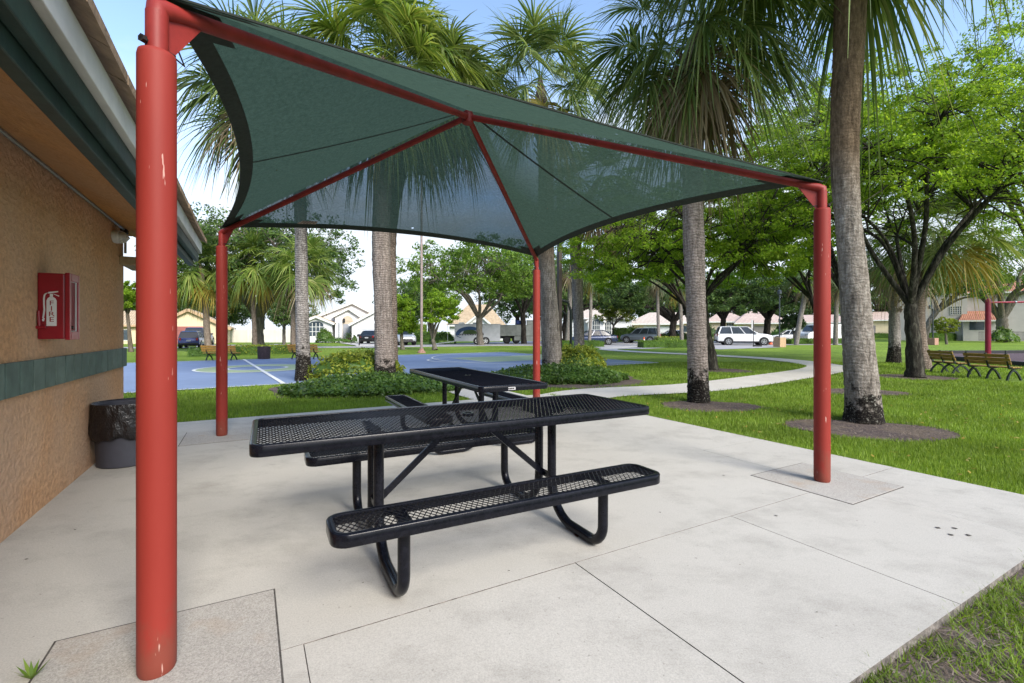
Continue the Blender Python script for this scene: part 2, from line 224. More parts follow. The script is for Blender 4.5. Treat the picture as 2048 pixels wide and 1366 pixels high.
# ------------------------------------------------------------ mesh helpers
class MB:
    def __init__(s): s.v = []; s.f = []; s.m = []
    def add(s, v, f, mi=0):
        o = len(s.v); s.v.extend(tuple(p) for p in v); s.f.extend(tuple(i+o for i in q) for q in f); s.m.extend([mi]*len(f)); return s
    def box(s, x0, x1, y0, y1, z0, z1, mi=0):
        v = [(x, y, z) for z in (z0, z1) for y in (y0, y1) for x in (x0, x1)]
        return s.add(v, [(0, 2, 3, 1), (4, 5, 7, 6), (0, 1, 5, 4), (2, 6, 7, 3), (0, 4, 6, 2), (1, 3, 7, 5)], mi)
    def obox(s, o, ax, ay, az, mi=0):      # box from corner o along three vectors
        v = [o+ax*i+ay*j+az*k for k in (0, 1) for j in (0, 1) for i in (0, 1)]
        return s.add(v, [(0, 2, 3, 1), (4, 5, 7, 6), (0, 1, 5, 4), (2, 6, 7, 3), (0, 4, 6, 2), (1, 3, 7, 5)], mi)
    def bar(s, a, b, w, h, up=Vector((0, 0, 1)), mi=0):    # rectangular bar from a to b
        a, b = Vector(a), Vector(b); d = (b-a).normalized(); x = d.cross(up)
        if x.length < 1e-4: x = d.cross(Vector((1, 0, 0)))
        x.normalize(); y = x.cross(d); return s.obox(a-x*w/2-y*h/2, x*w, y*h, b-a, mi)
    def tube(s, pts, r, n=10, cap=True, mi=0, ell=None):
        pts = [Vector(p) for p in pts]; k = len(pts); rr = r if isinstance(r, (list, tuple)) else [r]*k; v = []; f = []; nx = None
        for i, p in enumerate(pts):
            d = (pts[min(i+1, k-1)]-pts[max(i-1, 0)])
            d = d.normalized() if d.length > 1e-9 else Vector((0, 0, 1))
            if nx is None:
                nx = d.cross(Vector((0, 1, 0)) if abs(d.y) < .9 else Vector((1, 0, 0))).normalized()
            else:
                nx = nx-d*nx.dot(d); nx = nx.normalized() if nx.length > 1e-6 else d.orthogonal().normalized()
            ny = d.cross(nx)
            for j in range(n): t_ = 2*math.pi*j/n; v.append(p+(nx*math.cos(t_)+ny*math.sin(t_))*rr[i])
        for i in range(k-1):
            for j in range(n): a = i*n+j; b = i*n+(j+1) % n; f.append((a, b, b+n, a+n))
        if cap: f.append(tuple(range(n-1, -1, -1))); f.append(tuple(range((k-1)*n, k*n)))
        return s.add(v, f, mi)
    def lathe(s, prof, n=20, c=(0, 0, 0), mi=0, cap=True, squash=(1, 1)):
        v = [(c[0]+r*math.cos(2*math.pi*j/n)*squash[0], c[1]+r*math.sin(2*math.pi*j/n)*squash[1], c[2]+z) for r, z in prof for j in range(n)]; f = []
        for i in range(len(prof)-1):
            for j in range(n): a = i*n+j; b = i*n+(j+1) % n; f.append((a, b, b+n, a+n))
        if cap: f.append(tuple(range(n-1, -1, -1))); f.append(tuple(range((len(prof)-1)*n, len(prof)*n)))
        return s.add(v, f, mi)
    def prism(s, poly, z0, z1, mi=0):      # polygon in xy, extruded in z
        n = len(poly); v = [(p[0], p[1], z0) for p in poly]+[(p[0], p[1], z1) for p in poly]
        f = [tuple(range(n-1, -1, -1)), tuple(range(n, 2*n))]+[(i, (i+1) % n, n+(i+1) % n, n+i) for i in range(n)]
        return s.add(v, f, mi)
    def xprism(s, poly, y0, y1, mi=0):     # polygon in xz, extruded in y
        n = len(poly); v = [(p[0], y0, p[1]) for p in poly]+[(p[0], y1, p[1]) for p in poly]
        f = [tuple(range(n)), tuple(range(2*n-1, n-1, -1))]+[(i, n+i, n+(i+1) % n, (i+1) % n) for i in range(n)]
        return s.add(v, f, mi)
    def ring(s, path, prof, mi=0):         # closed path of (pos, outward) ; prof list of (out, up)
        k = len(path); n = len(prof); v = [p+o*a+Vector((0, 0, b)) for p, o in path for a, b in prof]; f = []
        for i in range(k):
            for j in range(n): a = i*n+j; b = i*n+(j+1) % n; c = ((i+1) % k)*n; f.append((a, b, c+(j+1) % n, c+j))
        return s.add(v, f, mi)
    def build(s, name, mats, parent=None, smooth=None, bevel=0, seg=2, loc=None):
        me = bpy.data.meshes.new(name); me.from_pydata([tuple(p) for p in s.v], [], s.f)
        for m in (mats if isinstance(mats, (list, tuple)) else [mats]): me.materials.append(M(m) if isinstance(m, str) else m)
        if any(s.m): me.polygons.foreach_set('material_index', s.m)
        return link(name, me, parent, smooth, bevel, seg, loc)
def link(name, me, parent=None, smooth=None, bevel=0, seg=2, loc=None):
    bm = bmesh.new(); bm.from_mesh(me); bmesh.ops.recalc_face_normals(bm, faces=bm.faces); bm.to_mesh(me); bm.free()
    o = bpy.data.objects.new(name, me); COL.objects.link(o)
    if smooth is not None:
        me.polygons.foreach_set('use_smooth', [True]*len(me.polygons)); me.set_sharp_from_angle(angle=R_(smooth))
    if bevel:
        b = o.modifiers.new('bevel', 'BEVEL'); b.width = bevel; b.segments = seg; b.limit_method = 'ANGLE'; b.angle_limit = R_(40)
    if parent: o.parent = parent
    if loc is not None: o.location = loc
    return o
def quads(name, V, mat, parent=None, k=4, smooth=False):
    """many loose faces at once: V is (n, k, 3)"""
    n = V.shape[0]; me = bpy.data.meshes.new(name); me.vertices.add(n*k); me.vertices.foreach_set('co', np.ascontiguousarray(V, dtype=np.float32).ravel())
    me.loops.add(n*k); me.loops.foreach_set('vertex_index', np.arange(n*k, dtype=np.int32)); me.polygons.add(n)
    me.polygons.foreach_set('loop_start', np.arange(0, n*k, k, dtype=np.int32)); me.materials.append(M(mat)); me.update(); me.validate()
    o = bpy.data.objects.new(name, me); COL.objects.link(o)
    if parent: o.parent = parent
    return o
def strips(name, V, mat, parent=None):
    """ribbons: V is (n, k, 2, 3): n ribbons of k cross-pairs, each ribbon one island"""
    n, k = V.shape[:2]; me = bpy.data.meshes.new(name); me.vertices.add(n*k*2); me.vertices.foreach_set('co', np.ascontiguousarray(V, dtype=np.float32).ravel())
    b = (np.arange(n)*k*2)[:, None, None]; i = (np.arange(k-1)*2)[None, :, None]; idx = (b+i+np.array([0, 1, 3, 2])[None, None, :]).reshape(-1).astype(np.int32); m = n*(k-1)
    me.loops.add(m*4); me.loops.foreach_set('vertex_index', idx); me.polygons.add(m); me.polygons.foreach_set('loop_start', np.arange(0, m*4, 4, dtype=np.int32)); me.materials.append(M(mat)); me.update(); me.validate()
    o = bpy.data.objects.new(name, me); COL.objects.link(o)
    if parent: o.parent = parent
    return o
def tag(o, label=None, cat=None, group=None, kind=None):
    for k, v in (('label', label), ('category', cat), ('group', group), ('kind', kind)):
        if v: o[k] = v
    return o
def thing(name, label, cat, loc=(0, 0, 0), rz=0, group=None):
    o = bpy.data.objects.new(name, None); COL.objects.link(o); o.location = loc; o.rotation_euler = (0, 0, rz); o.empty_display_size = .2
    return tag(o, label, cat, group)
KIDS = {}
def dup(o, loc, rz, label, group=None, scale=None):
    def cp(x, par):
        c = x.copy(); COL.objects.link(c); c.parent = par
        for ch in x.children: cp(ch, c)
        return c
    c = cp(o, None); c.location = loc; c.rotation_euler = (0, 0, rz); c['label'] = label
    if group: c['group'] = group
    if scale: c.scale = scale
    return c
def sheet(name, poly, z, mat, kind='structure', n_edge=0):
    b = MB(); b.add([(p[0], p[1], z) for p in poly], [tuple(range(len(poly)))]); o = b.build(name, mat); 
    if kind: o['kind'] = kind
    return o
def ribbon(pts, w):                        # strip polygon of width w along smooth points
    L_, R2 = [], []; n = len(pts)
    for i in range(n):
        d = (pts[min(i+1, n-1)]-pts[max(i-1, 0)]); d.z = 0; d.normalize(); s = Vector((-d.y, d.x, 0))*w/2; L_.append(pts[i]+s); R2.append(pts[i]-s)
    return L_, R2
def catmull(P, k=8):
    P = [Vector(p) for p in P]; Q = [P[0]*2-P[1]]+P+[P[-1]*2-P[-2]]; out = []
    for i in range(1, len(Q)-2):
        for j in range(k):
            t = j/k; a, b, c, d = Q[i-1:i+3]; out.append(.5*((2*b)+(c-a)*t+(2*a-5*b+4*c-d)*t*t+(3*b-a-3*c+d)*t**3))
    return out+[P[-1]]
def text_mesh(txt, size, line=1.0, align='CENTER', depth=.002):
    cu = bpy.data.curves.new('txt', 'FONT'); cu.body = txt; cu.size = size; cu.align_x = align; cu.space_line = line; cu.extrude = depth; ob = bpy.data.objects.new('txt', cu); COL.objects.link(ob)
    dg = bpy.context.evaluated_depsgraph_get(); me = bpy.data.meshes.new_from_object(ob.evaluated_get(dg)); bpy.data.objects.remove(ob); return me
# ------------------------------------------------------------ setting: ground, patio, walks, court, car park
GZ = -.045
b = MB(); S_ = 900; b.add([(-S_, -60, GZ), (S_, -60, GZ), (S_, S_, GZ), (-S_, S_, GZ)], [(0, 1, 2, 3)]); tag(b.build('lawn', 'lawn'), kind='structure')
PU0, PU1, PV0, PV1 = -1.325, 5.3, .885, 8.05
b = MB(); g = .0022
pieces = [(PU0, 4.265, 2.09, PV1)]+[(4.265, PU1, a, c) for a, c in ((PV0, 2.09), (2.09, 3.4), (3.4, 5.7), (5.7, PV1))]+[(a, c, PV0, 2.09) for a, c in ((-2.6, -1.16), (-1.16, .19), (.19, 1.57), (1.57, 2.91), (2.91, 4.265))]
rnd = random.Random(3)
for u0, u1, v0, v1 in pieces:
    z = -rnd.uniform(0, .003); q = [(u0+g, v0+g), (u1-g, v0+g), (u1-g, v1-g), (u0+g, v1-g)]
    b.prism([W(*p) for p in q], -.09, z)
pat = b.build('patio', ['concrete', 'slab_edge']); tag(pat, kind='structure')
for f in pat.data.polygons: f.material_index = 1 if abs(f.normal.z) < .5 else 0
b = MB(); b.prism([W(PU0-.4, PV0+.012), W(PU1-.012, PV0+.012), W(PU1-.012, PV1-.012), W(PU0-.4, PV1-.012)], -.1, -.012); tag(b.build('patio_base', 'slab_edge'), kind='structure')
PADS = []
for i, (u, v) in enumerate(((-.30, 2.20), (4.29, 2.19), (-.30, 6.77), (4.27, 6.77))):
    b = MB(); b2 = MB(); s = .40; q = [(u-s, v-s), (u+s, v-s), (u+s, v+s), (u-s, v+s)]
    b.prism([W(*p) for p in q], -.05, .0035); PADS.append(b.build('footing_pad', 'footing_concrete', bevel=.004)); tag(PADS[-1], kind='structure')
    s += .007; q = [(u-s, v-s), (u+s, v-s), (u+s, v+s), (u-s, v+s)]; b2.prism([W(*p) for p in q], -.05, .0012); tag(b2.build('footing_joint', 'joint'), kind='structure')
# small marks on the concrete
rb = random.Random(8)
def blot(name, P, r, mat, z=.003, n=9, sq=1.0, rot=0):
    poly = []
    for k in range(n):
        a = 2*math.pi*k/n; q = r*rb.uniform(.65, 1.1); x, y = q*math.cos(a), q*math.sin(a)*sq; poly.append((P.x+x*math.cos(rot)-y*math.sin(rot), P.y+x*math.sin(rot)+y*math.cos(rot)))
    return sheet(name, poly, z, mat)
for px, py in ((1876, 1056), (1909, 1057), (1902, 1070), (1937, 1071)): blot('drain_hole', at(px, py), .016, 'joint', n=10)
for px, py, r in ((1154, 1071, .03), (1553, 1032, .012), (1714, 1042, .006), (1447, 951, .013), (1018, 1142, .007), (1634, 1225, .006), (53, 1119, .012), (150, 1060, .01), (726, 1166, .006), (1480, 1130, .005), (1320, 1025, .009)): blot('rust_spot' if r > .02 else 'dry_leaf_scrap', at(px, py), r, 'rust' if r > .02 else 'joint', sq=.6, rot=rb.uniform(0, 3))
# walks
cl = catmull([W(5.02, 7.3), at(1200, 783), at(1400, 772), at(1560, 752), at(1648, 737.5), at(1640, 728), at(1540, 716.5), at(1400, 708.5), at(1280, 703), at(1216, 698), at(1250, 694), at(1330, 691.5)], 10)
PATH = cl; l, r = ribbon(cl, 1.35)
b = MB(); n = len(cl); b.add([(p.x, p.y, -.018) for p in l]+[(p.x, p.y, -.018) for p in r], [(i, i+1, n+i+1, n+i) for i in range(n-1)]); o = b.build('curved_path', 'path_concrete'); o['kind'] = 'structure'
WALK = [(3.72, PV1-.1), (4.92, PV1-.1), (4.92, 13.4), (3.72, 13.4)]
sheet('walk', [W(*p) for p in WALK], -.022, 'path_concrete')
# basketball court
C1 = Vector((6.2, 19.6, 0)); CX = Vector((-.83, -.558, 0)).normalized(); CY = Vector((CX.y, -CX.x, 0)); CY = CY if CY.y > 0 else -CY
CL_, CW_ = 28.6, 12.3
def K(x, y, z=0.0): return C1+CX*x+CY*y+Vector((0, 0, z))
sheet('court', [K(-.02, -.02), K(CL_, -.02), K(CL_, CW_), K(-.02, CW_)], -.03, 'court_blue')
def ringpoly(name, cx, cy, r0, r1, a0, a1, z, mat, n=48):
    b = MB(); v = []
    for k in range(n+1):
        a = a0+(a1-a0)*k/n
        for r in (r0, r1): v.append(K(cx+r*math.cos(a), cy+r*math.sin(a), z))
    b.add(v, [(2*k, 2*k+1, 2*k+3, 2*k+2) for k in range(n)]); o = b.build(name, mat); o['kind'] = 'structure'
def lineK(x0, y0, x1, y1, w=.09, z=-.018, mat='court_line'):
    d = Vector((x1-x0, y1-y0, 0)).normalized(); s = Vector((-d.y, d.x, 0))*w/2; sheet('court_marking', [K(x0+s.x, y0+s.y), K(x1+s.x, y1+s.y), K(x1-s.x, y1-s.y), K(x0-s.x, y0-s.y)], z, mat)
hx, hy = CL_/2, CW_/2
ringpoly('court_ring', hx, hy, .95, 1.9, 0, 2*math.pi, -.025, 'court_green')
for r in (.95, 1.9): ringpoly('court_circle', hx, hy, r-.05, r+.05, 0, 2*math.pi, -.020, 'court_line')
lineK(hx, 0, hx, CW_, .11, z=-.014)
for y in (.05, CW_-.05): lineK(0, y, CL_, y)
lineK(.05, .1, .05, CW_-.1); kw = 1.85
sheet('court_key', [K(.1, hy-kw), K(5.8, hy-kw), K(5.8, hy+kw), K(.1, hy+kw)], -.025, 'court_green')
for y in (hy-kw, hy+kw): lineK(.1, y, 5.8, y, .07, z=-.020)
lineK(5.8, hy-kw, 5.8, hy+kw, .07, z=-.016); ringpoly('court_arc', 5.8, hy, 1.75, 1.85, -math.pi/2, math.pi/2, -.012, 'court_line')
ringpoly('court_arc', 1.6, hy, 5.4, 5.48, -math.pi/2*.98, math.pi/2*.98, -.008, 'court_line')
for y in (hy-5.44, hy+5.44): lineK(.1, y, 1.8, y, .08, z=-.016)
# car park and street (far), driveways
def quad_px(name, pts, z, mat): return sheet(name, [at(*p) for p in pts], z, mat)
sheet('street', [Vector((-60, 33.5, 0)), Vector((-12, 38.0, 0)), Vector((-2, 42.5, 0)), Vector((14, 44, 0)), Vector((33, 46, 0)), Vector((35.5, 50, 0)), Vector((36, 60, 0)), Vector((2, 66, 0)), Vector((-8, 47.5, 0)), Vector((-14, 41.3, 0)), Vector((-60, 36.5, 0))], -.03, 'asphalt')
sheet('car_park', [at(1165, 689.5), at(1210, 697), at(1290, 697), at(1370, 693), at(1440, 698), at(1560, 694), at(1565, 688), at(1500, 680)], -.022, 'asphalt')
sheet('driveway', [Vector((-24.4, 36.0, 0)), Vector((-20.8, 36.4, 0)), Vector((-24.5, 46, 0)), Vector((-31, 46, 0))], -.024, 'path_concrete')
sheet('driveway', [Vector((-13.6, 41.0, 0)), Vector((-10, 44.6, 0)), Vector((-14.0, 56, 0)), Vector((-19.5, 56, 0))], -.024, 'path_concrete')
sheet('house_walk', [Vector((-13.6, 42, 0)), Vector((-14.2, 42.6, 0)), Vector((-19.3, 55, 0)), Vector((-20.6, 55, 0))], -.016, 'path_concrete')
# mulch rings round the near trees
MULCH = []
def mulch(px, py, rx, ry, off=(0, 0), rot=0, mat='mulch', name='mulch_bed'):
    P = at(px, py)+Vector((off[0], off[1], 0)); n = 40; poly = []
    for k in range(n):
        a = 2*math.pi*k/n; q = 1+.07*math.sin(3*a+px)+.05*math.sin(7*a+py)+rb.uniform(-.03, .03); x, y = rx*q*math.cos(a), ry*q*math.sin(a); poly.append((P.x+x*math.cos(rot)-y*math.sin(rot), P.y+x*math.sin(rot)+y*math.cos(rot)))
    MULCH.append((P.x, P.y, rx, ry, rot)); return sheet(name, poly, GZ+.008+.0012*len(MULCH), mat)
mulch(1735, 853, 1.02, .70, rot=-.2); mulch(1403, 808, .88, .62, (.15, 0)); mulch(1830, 752, 1.0, .9); mulch(1430, 739, .85, .9, (.3, 0)); mulch(1725, 781, .9, .6)
mulch(718, 778, 2.35, 2.0, (.05, .9), rot=.3); mulch(1130, 766, 2.35, 2.2, (.0, 1.3), rot=.2)
# playground
pm = [at(1846, 713), at(1850, 706), at(2200, 704.5), at(2300, 735), at(2120, 738)]; sheet('playground', pm, GZ+.012, 'play_mulch')
tag(sheet('bare_soil', [W(-1, PV0+.02), W(6.2, PV0+.02), W(6.2, PV0-.75), W(4, -1.5), W(-1, -1.5)], GZ+.006, 'soil'))
# ------------------------------------------------------------ grass blades (uncountable)
def blades(name, X, Y, h, w, rng, mat='grass_blade', lean=.5, z=GZ):
    n = len(X); a = rng.uniform(0, 2*np.pi, n); c = np.stack([np.cos(a), np.sin(a), np.zeros(n)], 1); lp = rng.uniform(0, 2*np.pi, n); ln = rng.uniform(.1, 1, n)*lean
    hh = h*rng.uniform(.55, 1.25, n); base = np.stack([X, Y, np.full(n, z)], 1); tip = base+np.stack([np.cos(lp)*ln*hh, np.sin(lp)*ln*hh, hh], 1); ww = (w*rng.uniform(.6, 1.3, n))[:, None]*c*.5
    V = np.stack([base-ww, base+ww, tip], 1); return quads(name, V, mat, k=3)
def allowed(X, Y):
    u, v = X*CU+Y*SU, -X*SU+Y*CU
    ok = ~((u > PU0-.6) & (u < PU1+.0) & (v > PV0) & (v < PV1)) & ~((u > 3.72) & (u < 4.92) & (v > 7) & (v < 13.4)) & ~((u < -1.2) & (v < 7.15))
    cx = (X-C1.x)*CX.x+(Y-C1.y)*CX.y; cy = (X-C1.x)*CY.x+(Y-C1.y)*CY.y; ok &= ~((cx > -.02) & (cx < CL_) & (cy > -.02) & (cy < CW_))
    pp = np.array([(p.x, p.y) for p in PATH]); d = np.full(X.shape, 1e9)
    for q in pp: d = np.minimum(d, (X-q[0])**2+(Y-q[1])**2)
    ok &= d > .66**2
    for mx, my, rx, ry, rot in MULCH:
        x, y = X-mx, Y-my; xx = x*math.cos(rot)+y*math.sin(rot); yy = -x*math.sin(rot)+y*math.cos(rot); ok &= (xx/rx)**2+(yy/ry)**2 > .93
    return ok
rng = np.random.default_rng(5)
def scatter(x0, x1, y0, y1, dens):
    n = int((x1-x0)*(y1-y0)*dens); X = rng.uniform(x0, x1, n); Y = rng.uniform(y0, y1, n); k = (np.abs(X)/Y < 1.16) & allowed(X, Y)
    return X[k], Y[k]
XY = [(scatter(1.8, 8, 3.2, 6, 4200), .050, .0085), (scatter(1.2, 10, 6, 9, 2000), .055, .011), (scatter(-9, 13, 9, 13, 900), .06, .016), (scatter(-9, 0, 6, 9, 1900), .055, .011), (scatter(-13, 20, 13, 20, 330), .065, .026)]
for (xy, h, w) in XY: tag(blades('grass', *xy, h, w, rng), kind='stuff')
# tufts along the slab edge
n = 2600; s = rng.uniform(2.2, 8, n); P = np.array([(W(PU1+abs(e), v)[:2]) for e, v in zip(rng.normal(0, .045, n), s)]); tag(blades('grass', P[:, 0], P[:, 1], .075, .009, rng, lean=1.0), kind='stuff')
# sparse corner
n = 46000; u = rng.uniform(.8, 4.8, n); v = PV0-np.abs(rng.uniform(.0, 1.6, n)); cl_ = np.sin(u*5.3+1)*np.sin(v*6.1)+.6*np.sin(u*13+v*9)+rng.normal(0, .35, n); k = cl_ > -.55
P = np.array([W(a, c)[:2] for a, c in zip(u[k], v[k])]); tag(blades('grass', P[:, 0], P[:, 1], .052, .0075, rng, lean=1.6), kind='stuff')
n = 9000; u = rng.uniform(.8, 4.8, n); v = PV0-np.abs(rng.uniform(0.02, 1.6, n)); P = np.array([W(a, c)[:2] for a, c in zip(u, v)]); a = rng.uniform(0, 2*np.pi, n); L_ = rng.uniform(.02, .08, n)
base = np.stack([P[:, 0], P[:, 1], np.full(n, GZ+.01)+rng.uniform(0, .012, n)], 1); dr = np.stack([np.cos(a)*L_, np.sin(a)*L_, rng.normal(0, .006, n)], 1); sw = np.stack([-np.sin(a), np.cos(a), np.zeros(n)], 1)*.0022
tag(quads('dry_thatch', np.stack([base-sw, base+sw, base+dr+sw*.4, base+dr-sw*.4], 1), 'thatch'), kind='stuff')
# dry litter lying on the mulch rings
PX = []
for mx, my, rx, ry, rot in MULCH[:5]:
    n = int(700*rx*ry); a = rng.uniform(0, 2*np.pi, n); r = np.sqrt(rng.uniform(0, 1, n))*1.02; x, y = rx*r*np.cos(a), ry*r*np.sin(a); PX.append(np.stack([mx+x*math.cos(rot)-y*math.sin(rot), my+x*math.sin(rot)+y*math.cos(rot)], 1))
P = np.concatenate(PX); n = len(P); a = rng.uniform(0, 2*np.pi, n); L_ = rng.uniform(.03, .12, n); base = np.stack([P[:, 0], P[:, 1], GZ+.02+rng.uniform(0, .02, n)], 1); dr = np.stack([np.cos(a)*L_, np.sin(a)*L_, rng.normal(0, .008, n)], 1); sw = np.stack([-np.sin(a), np.cos(a), np.zeros(n)], 1)*.004
tag(quads('mulch_litter', np.stack([base-sw, base+sw, base+dr+sw*.4, base+dr-sw*.4], 1), 'thatch'), kind='stuff')
# fallen leaves and clippings on the lawn
xy = scatter(1.8, 9, 3.2, 9, 9); n = len(xy[0]); P = np.stack([xy[0], xy[1], np.full(n, GZ+.05)], 1); a = rng.uniform(0, 2*np.pi, n); d1 = np.stack([np.cos(a), np.sin(a), rng.normal(0, .3, n)], 1)*.028; d2 = np.stack([-np.sin(a), np.cos(a), rng.normal(0, .3, n)], 1)*.013
tag(quads('fallen_leaves', np.stack([P-d1, P+d2, P+d1, P-d2], 1), 'frond_yellow'), kind='stuff')
# weed in the joint by the near post
for j, (px, py, s) in enumerate(((63, 1358, .07),)):
    P = at(px, py); b = MB()
    for k in range(11):
        a = k*2.4; d = Vector((math.cos(a), math.sin(a), .8+.5*rb.random()))*s*rb.uniform(.5, 1); sd_ = Vector((-math.sin(a), math.cos(a), 0))*.006; b.add([P-sd_*.4, P+d*.5-sd_, P+d, P+d*.5+sd_, P+sd_*.4], [(0, 1, 2, 3, 4)])
    tag(b.build('weed', 'leaf_mid'), 'small green weed sprouting from the slab joint beside the nearest red post', 'weed')
# ------------------------------------------------------------ park building on the left
BU = -1.32; BE = 7.12                      # wall plane, end corner
bl = thing('park_building', 'tan stucco park building with green band and dark green eave along the left edge', 'building', W(BU, BE), TH)
def B_(u, v, z): return Vector((u-BU, v-BE, z))     # building frame: x = out from the wall, y = along it
def bbox(b, u0, u1, v0, v1, z0, z1): p, q = B_(u0, v0, z0), B_(u1, v1, z1); return b.box(p.x, q.x, p.y, q.y, z0, z1)
b = MB(); bbox(b, -7, BU, -4, BE, -.1, 2.16); bbox(b, -7, BU, -4, BE-.012, 2.162, 2.60); b.build('wall', 'stucco', bl)
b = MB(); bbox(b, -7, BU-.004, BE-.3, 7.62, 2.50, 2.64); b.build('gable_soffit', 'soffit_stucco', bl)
sl_ = .30/.62                               # soffit falls outward with the roof
b = MB(); z0, z1 = 2.50, 2.50-sl_*.62
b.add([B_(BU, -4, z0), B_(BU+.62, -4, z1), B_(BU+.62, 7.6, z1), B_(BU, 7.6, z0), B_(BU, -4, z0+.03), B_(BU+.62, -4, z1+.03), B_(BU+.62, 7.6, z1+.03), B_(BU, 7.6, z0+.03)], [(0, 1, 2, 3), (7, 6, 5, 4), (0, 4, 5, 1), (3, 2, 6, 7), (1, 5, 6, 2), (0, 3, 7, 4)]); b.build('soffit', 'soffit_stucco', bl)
b = MB(); bbox(b, -.735, -.675, -4, 7.62, 2.165, 2.33); bbox(b, -.672, -.62, -4, 7.66, 2.235, 2.345); fb = b.build('fascia_board', 'green_paint', bl, bevel=.006)
b = MB(); bbox(b, -.70, -.585, -4, 7.70, 2.348, 2.49); b.build('drip_edge', 'white_trim', bl, bevel=.004)
b = MB(); rr = random.Random(2); v = -4.0
while v < 7.7:                              # flat roof tiles: row of tile ends along the eave, deck rising behind
    w = min(.33, 7.74-v); dz = rr.uniform(-.006, .006); p = B_(-.53+rr.uniform(-.006, .006), v, 2.495+dz)
    d = Vector((-1, 0, .46)).normalized(); b.obox(p, d*3.2, Vector((0, w-.008, 0)), Vector((0, 0, .05))); b.obox(p+d*.10+Vector((0, 0, .054)), d*3.0, Vector((0, w-.008, 0)), Vector((0, 0, .05))); v += w
b.build('roof', 'tan_tile', bl)
gt = thing('x', None, None); bpy.data.objects.remove(gt)
b = MB(); bbox(b, BU-.01, BU+.014, -4, BE+.012, .872, 1.078); bk = b.build('tile_band', 'grout', bl)
b = MB(); v = BE+.02
while v > -1.5: bbox(b, BU, BU+.024, v-.200, v-.012, .868, 1.085); v -= .211
bbox(b, BU-.4, BU+.024, BE+.021, BE+.04, .868, 1.085); b.build('tile_course', 'green_tile', bk, bevel=.004)
b = MB(); bbox(b, BU+.0, BU+.32, BE-.22, BE+.45, 2.055, 2.15); b.build('beam_end', 'beam_beige', bl, bevel=.008)
b = MB(); b.tube([B_(BU+.03, -3, 2.475), B_(BU+.03, BE-.12, 2.47)], .014, 10); b.tube([B_(BU+.03, BE-.12, 2.47), B_(BU+.035, BE-.10, 2.40), B_(BU+.035, BE-.10, 2.20)], .013, 8); b.build('conduit', 'conduit', bl, smooth=40)
b = MB(); bbox(b, BU, BU+.06, BE-.17, BE-.06, 2.43, 2.52); b.build('junction_box', 'steel_dark', bl, bevel=.006)
# bulkhead light
P = W(BU, 6.66, 2.33); li = thing('bulkhead_light', 'small white oval bulkhead lamp on the stucco wall below the conduit', 'lamp', P, TH)
b = MB(); prof = [(.0, .0), (.085, .0), (.09, .02), (.085, .05), (.07, .055)]
def ovl(prof, s=1.35, n=20):
    b = MB(); b.v = [(x, r*math.cos(2*math.pi*j/n)*s, r*math.sin(2*math.pi*j/n)*.8) for r, x in prof for j in range(n)]
    for i in range(len(prof)-1):
        for j in range(n): a = i*n+j; c = i*n+(j+1) % n; b.f.append((a, c, c+n, a+n))
    b.f.append(tuple(range((len(prof)-1)*n, len(prof)*n))); b.m = [0]*len(b.f); return b
ovl([(.002, 0), (.085, 0), (.09, .02), (.085, .055), (.07, .06)]).build('housing', 'white_trim', li, smooth=35); ovl([(.072, .055), (.068, .09), (.05, .115), (.02, .125), (.003, .126)]).build('lens', 'lens', li, smooth=50)
b = MB()
for k in (-1, 0, 1): b.tube([(.058, k*.04, -.062), (.10, k*.04, -.045), (.133, k*.04, 0), (.10, k*.04, .045), (.058, k*.04, .062)], .005, 6)
b.build('guard', 'white_trim', li, smooth=40)
# fire extinguisher cabinet
fx = thing('fire_cabinet', 'red metal fire extinguisher cabinet hung on the tan stucco wall', 'fire cabinet', W(BU, 4.64, 1.225), TH)
b = MB(); b.box(.0, .148, -.107, .107, 0, .475); b.build('cabinet_body', 'red_box', fx, bevel=.01)
b = MB(); d0, d1 = .1485, .176                # door frame round a recessed panel
for y0, y1, z0, z1 in ((-.112, -.078, -.006, .481), (.078, .112, -.006, .481), (-.077, .077, -.006, .055), (-.077, .077, .425, .481)): b.box(d0, d1, y0, y1, z0, z1)
dr = b.build('door', 'red_box', fx, bevel=.004)
b = MB(); b.box(.149, .158, -.0765, .0765, .056, .424); b.build('door_panel', 'red_dark', dr)
b = MB()
for y0, y1, z0, z1 in ((-.0765, -.0725, .056, .424), (.0725, .0765, .056, .424), (-.072, .072, .056, .060), (-.072, .072, .42, .424)): b.box(.1585, .168, y0, y1, z0, z1)
b.build('gasket', 'white_trim', dr)
b = MB(); b.tube([(.1585, 0, .085), (.1665, 0, .085)], .012, 10); b.build('latch', 'steel_dark', dr)
# extinguisher emblem with stacked letters on the near side (local -y face)
yy = -.1085
b = MB(); b.xprism([(.050, .095), (.104, .095), (.104, .275), (.098, .292), (.086, .302), (.066, .302), (.056, .292), (.050, .275)], yy-.0015, yy)
b.xprism([(.068, .303), (.084, .303), (.084, .325), (.068, .325)], yy-.0015, yy); b.xprism([(.060, .326), (.112, .338), (.112, .346), (.060, .338)], yy-.0015, yy); b.xprism([(.085, .324), (.116, .306), (.118, .313), (.087, .3255)], yy-.0015, yy)
arc = [(.060, .332), (.048, .327), (.040, .315), (.037, .29), (.037, .25), (.039, .21), (.036, .18), (.032, .15)]
for (x0, z0), (x1, z1) in zip(arc[:-1], arc[1:]): b.xprism([(x0-.0045, z0), (x1-.0045, z1), (x1+.0045, z1), (x0+.0045, z0)], yy-.0015, yy)
b.xprism([(.026, .140), (.034, .150), (.041, .150), (.037, .128), (.029, .128)], yy-.0015, yy)
b.build('emblem', 'white_paint', fx)
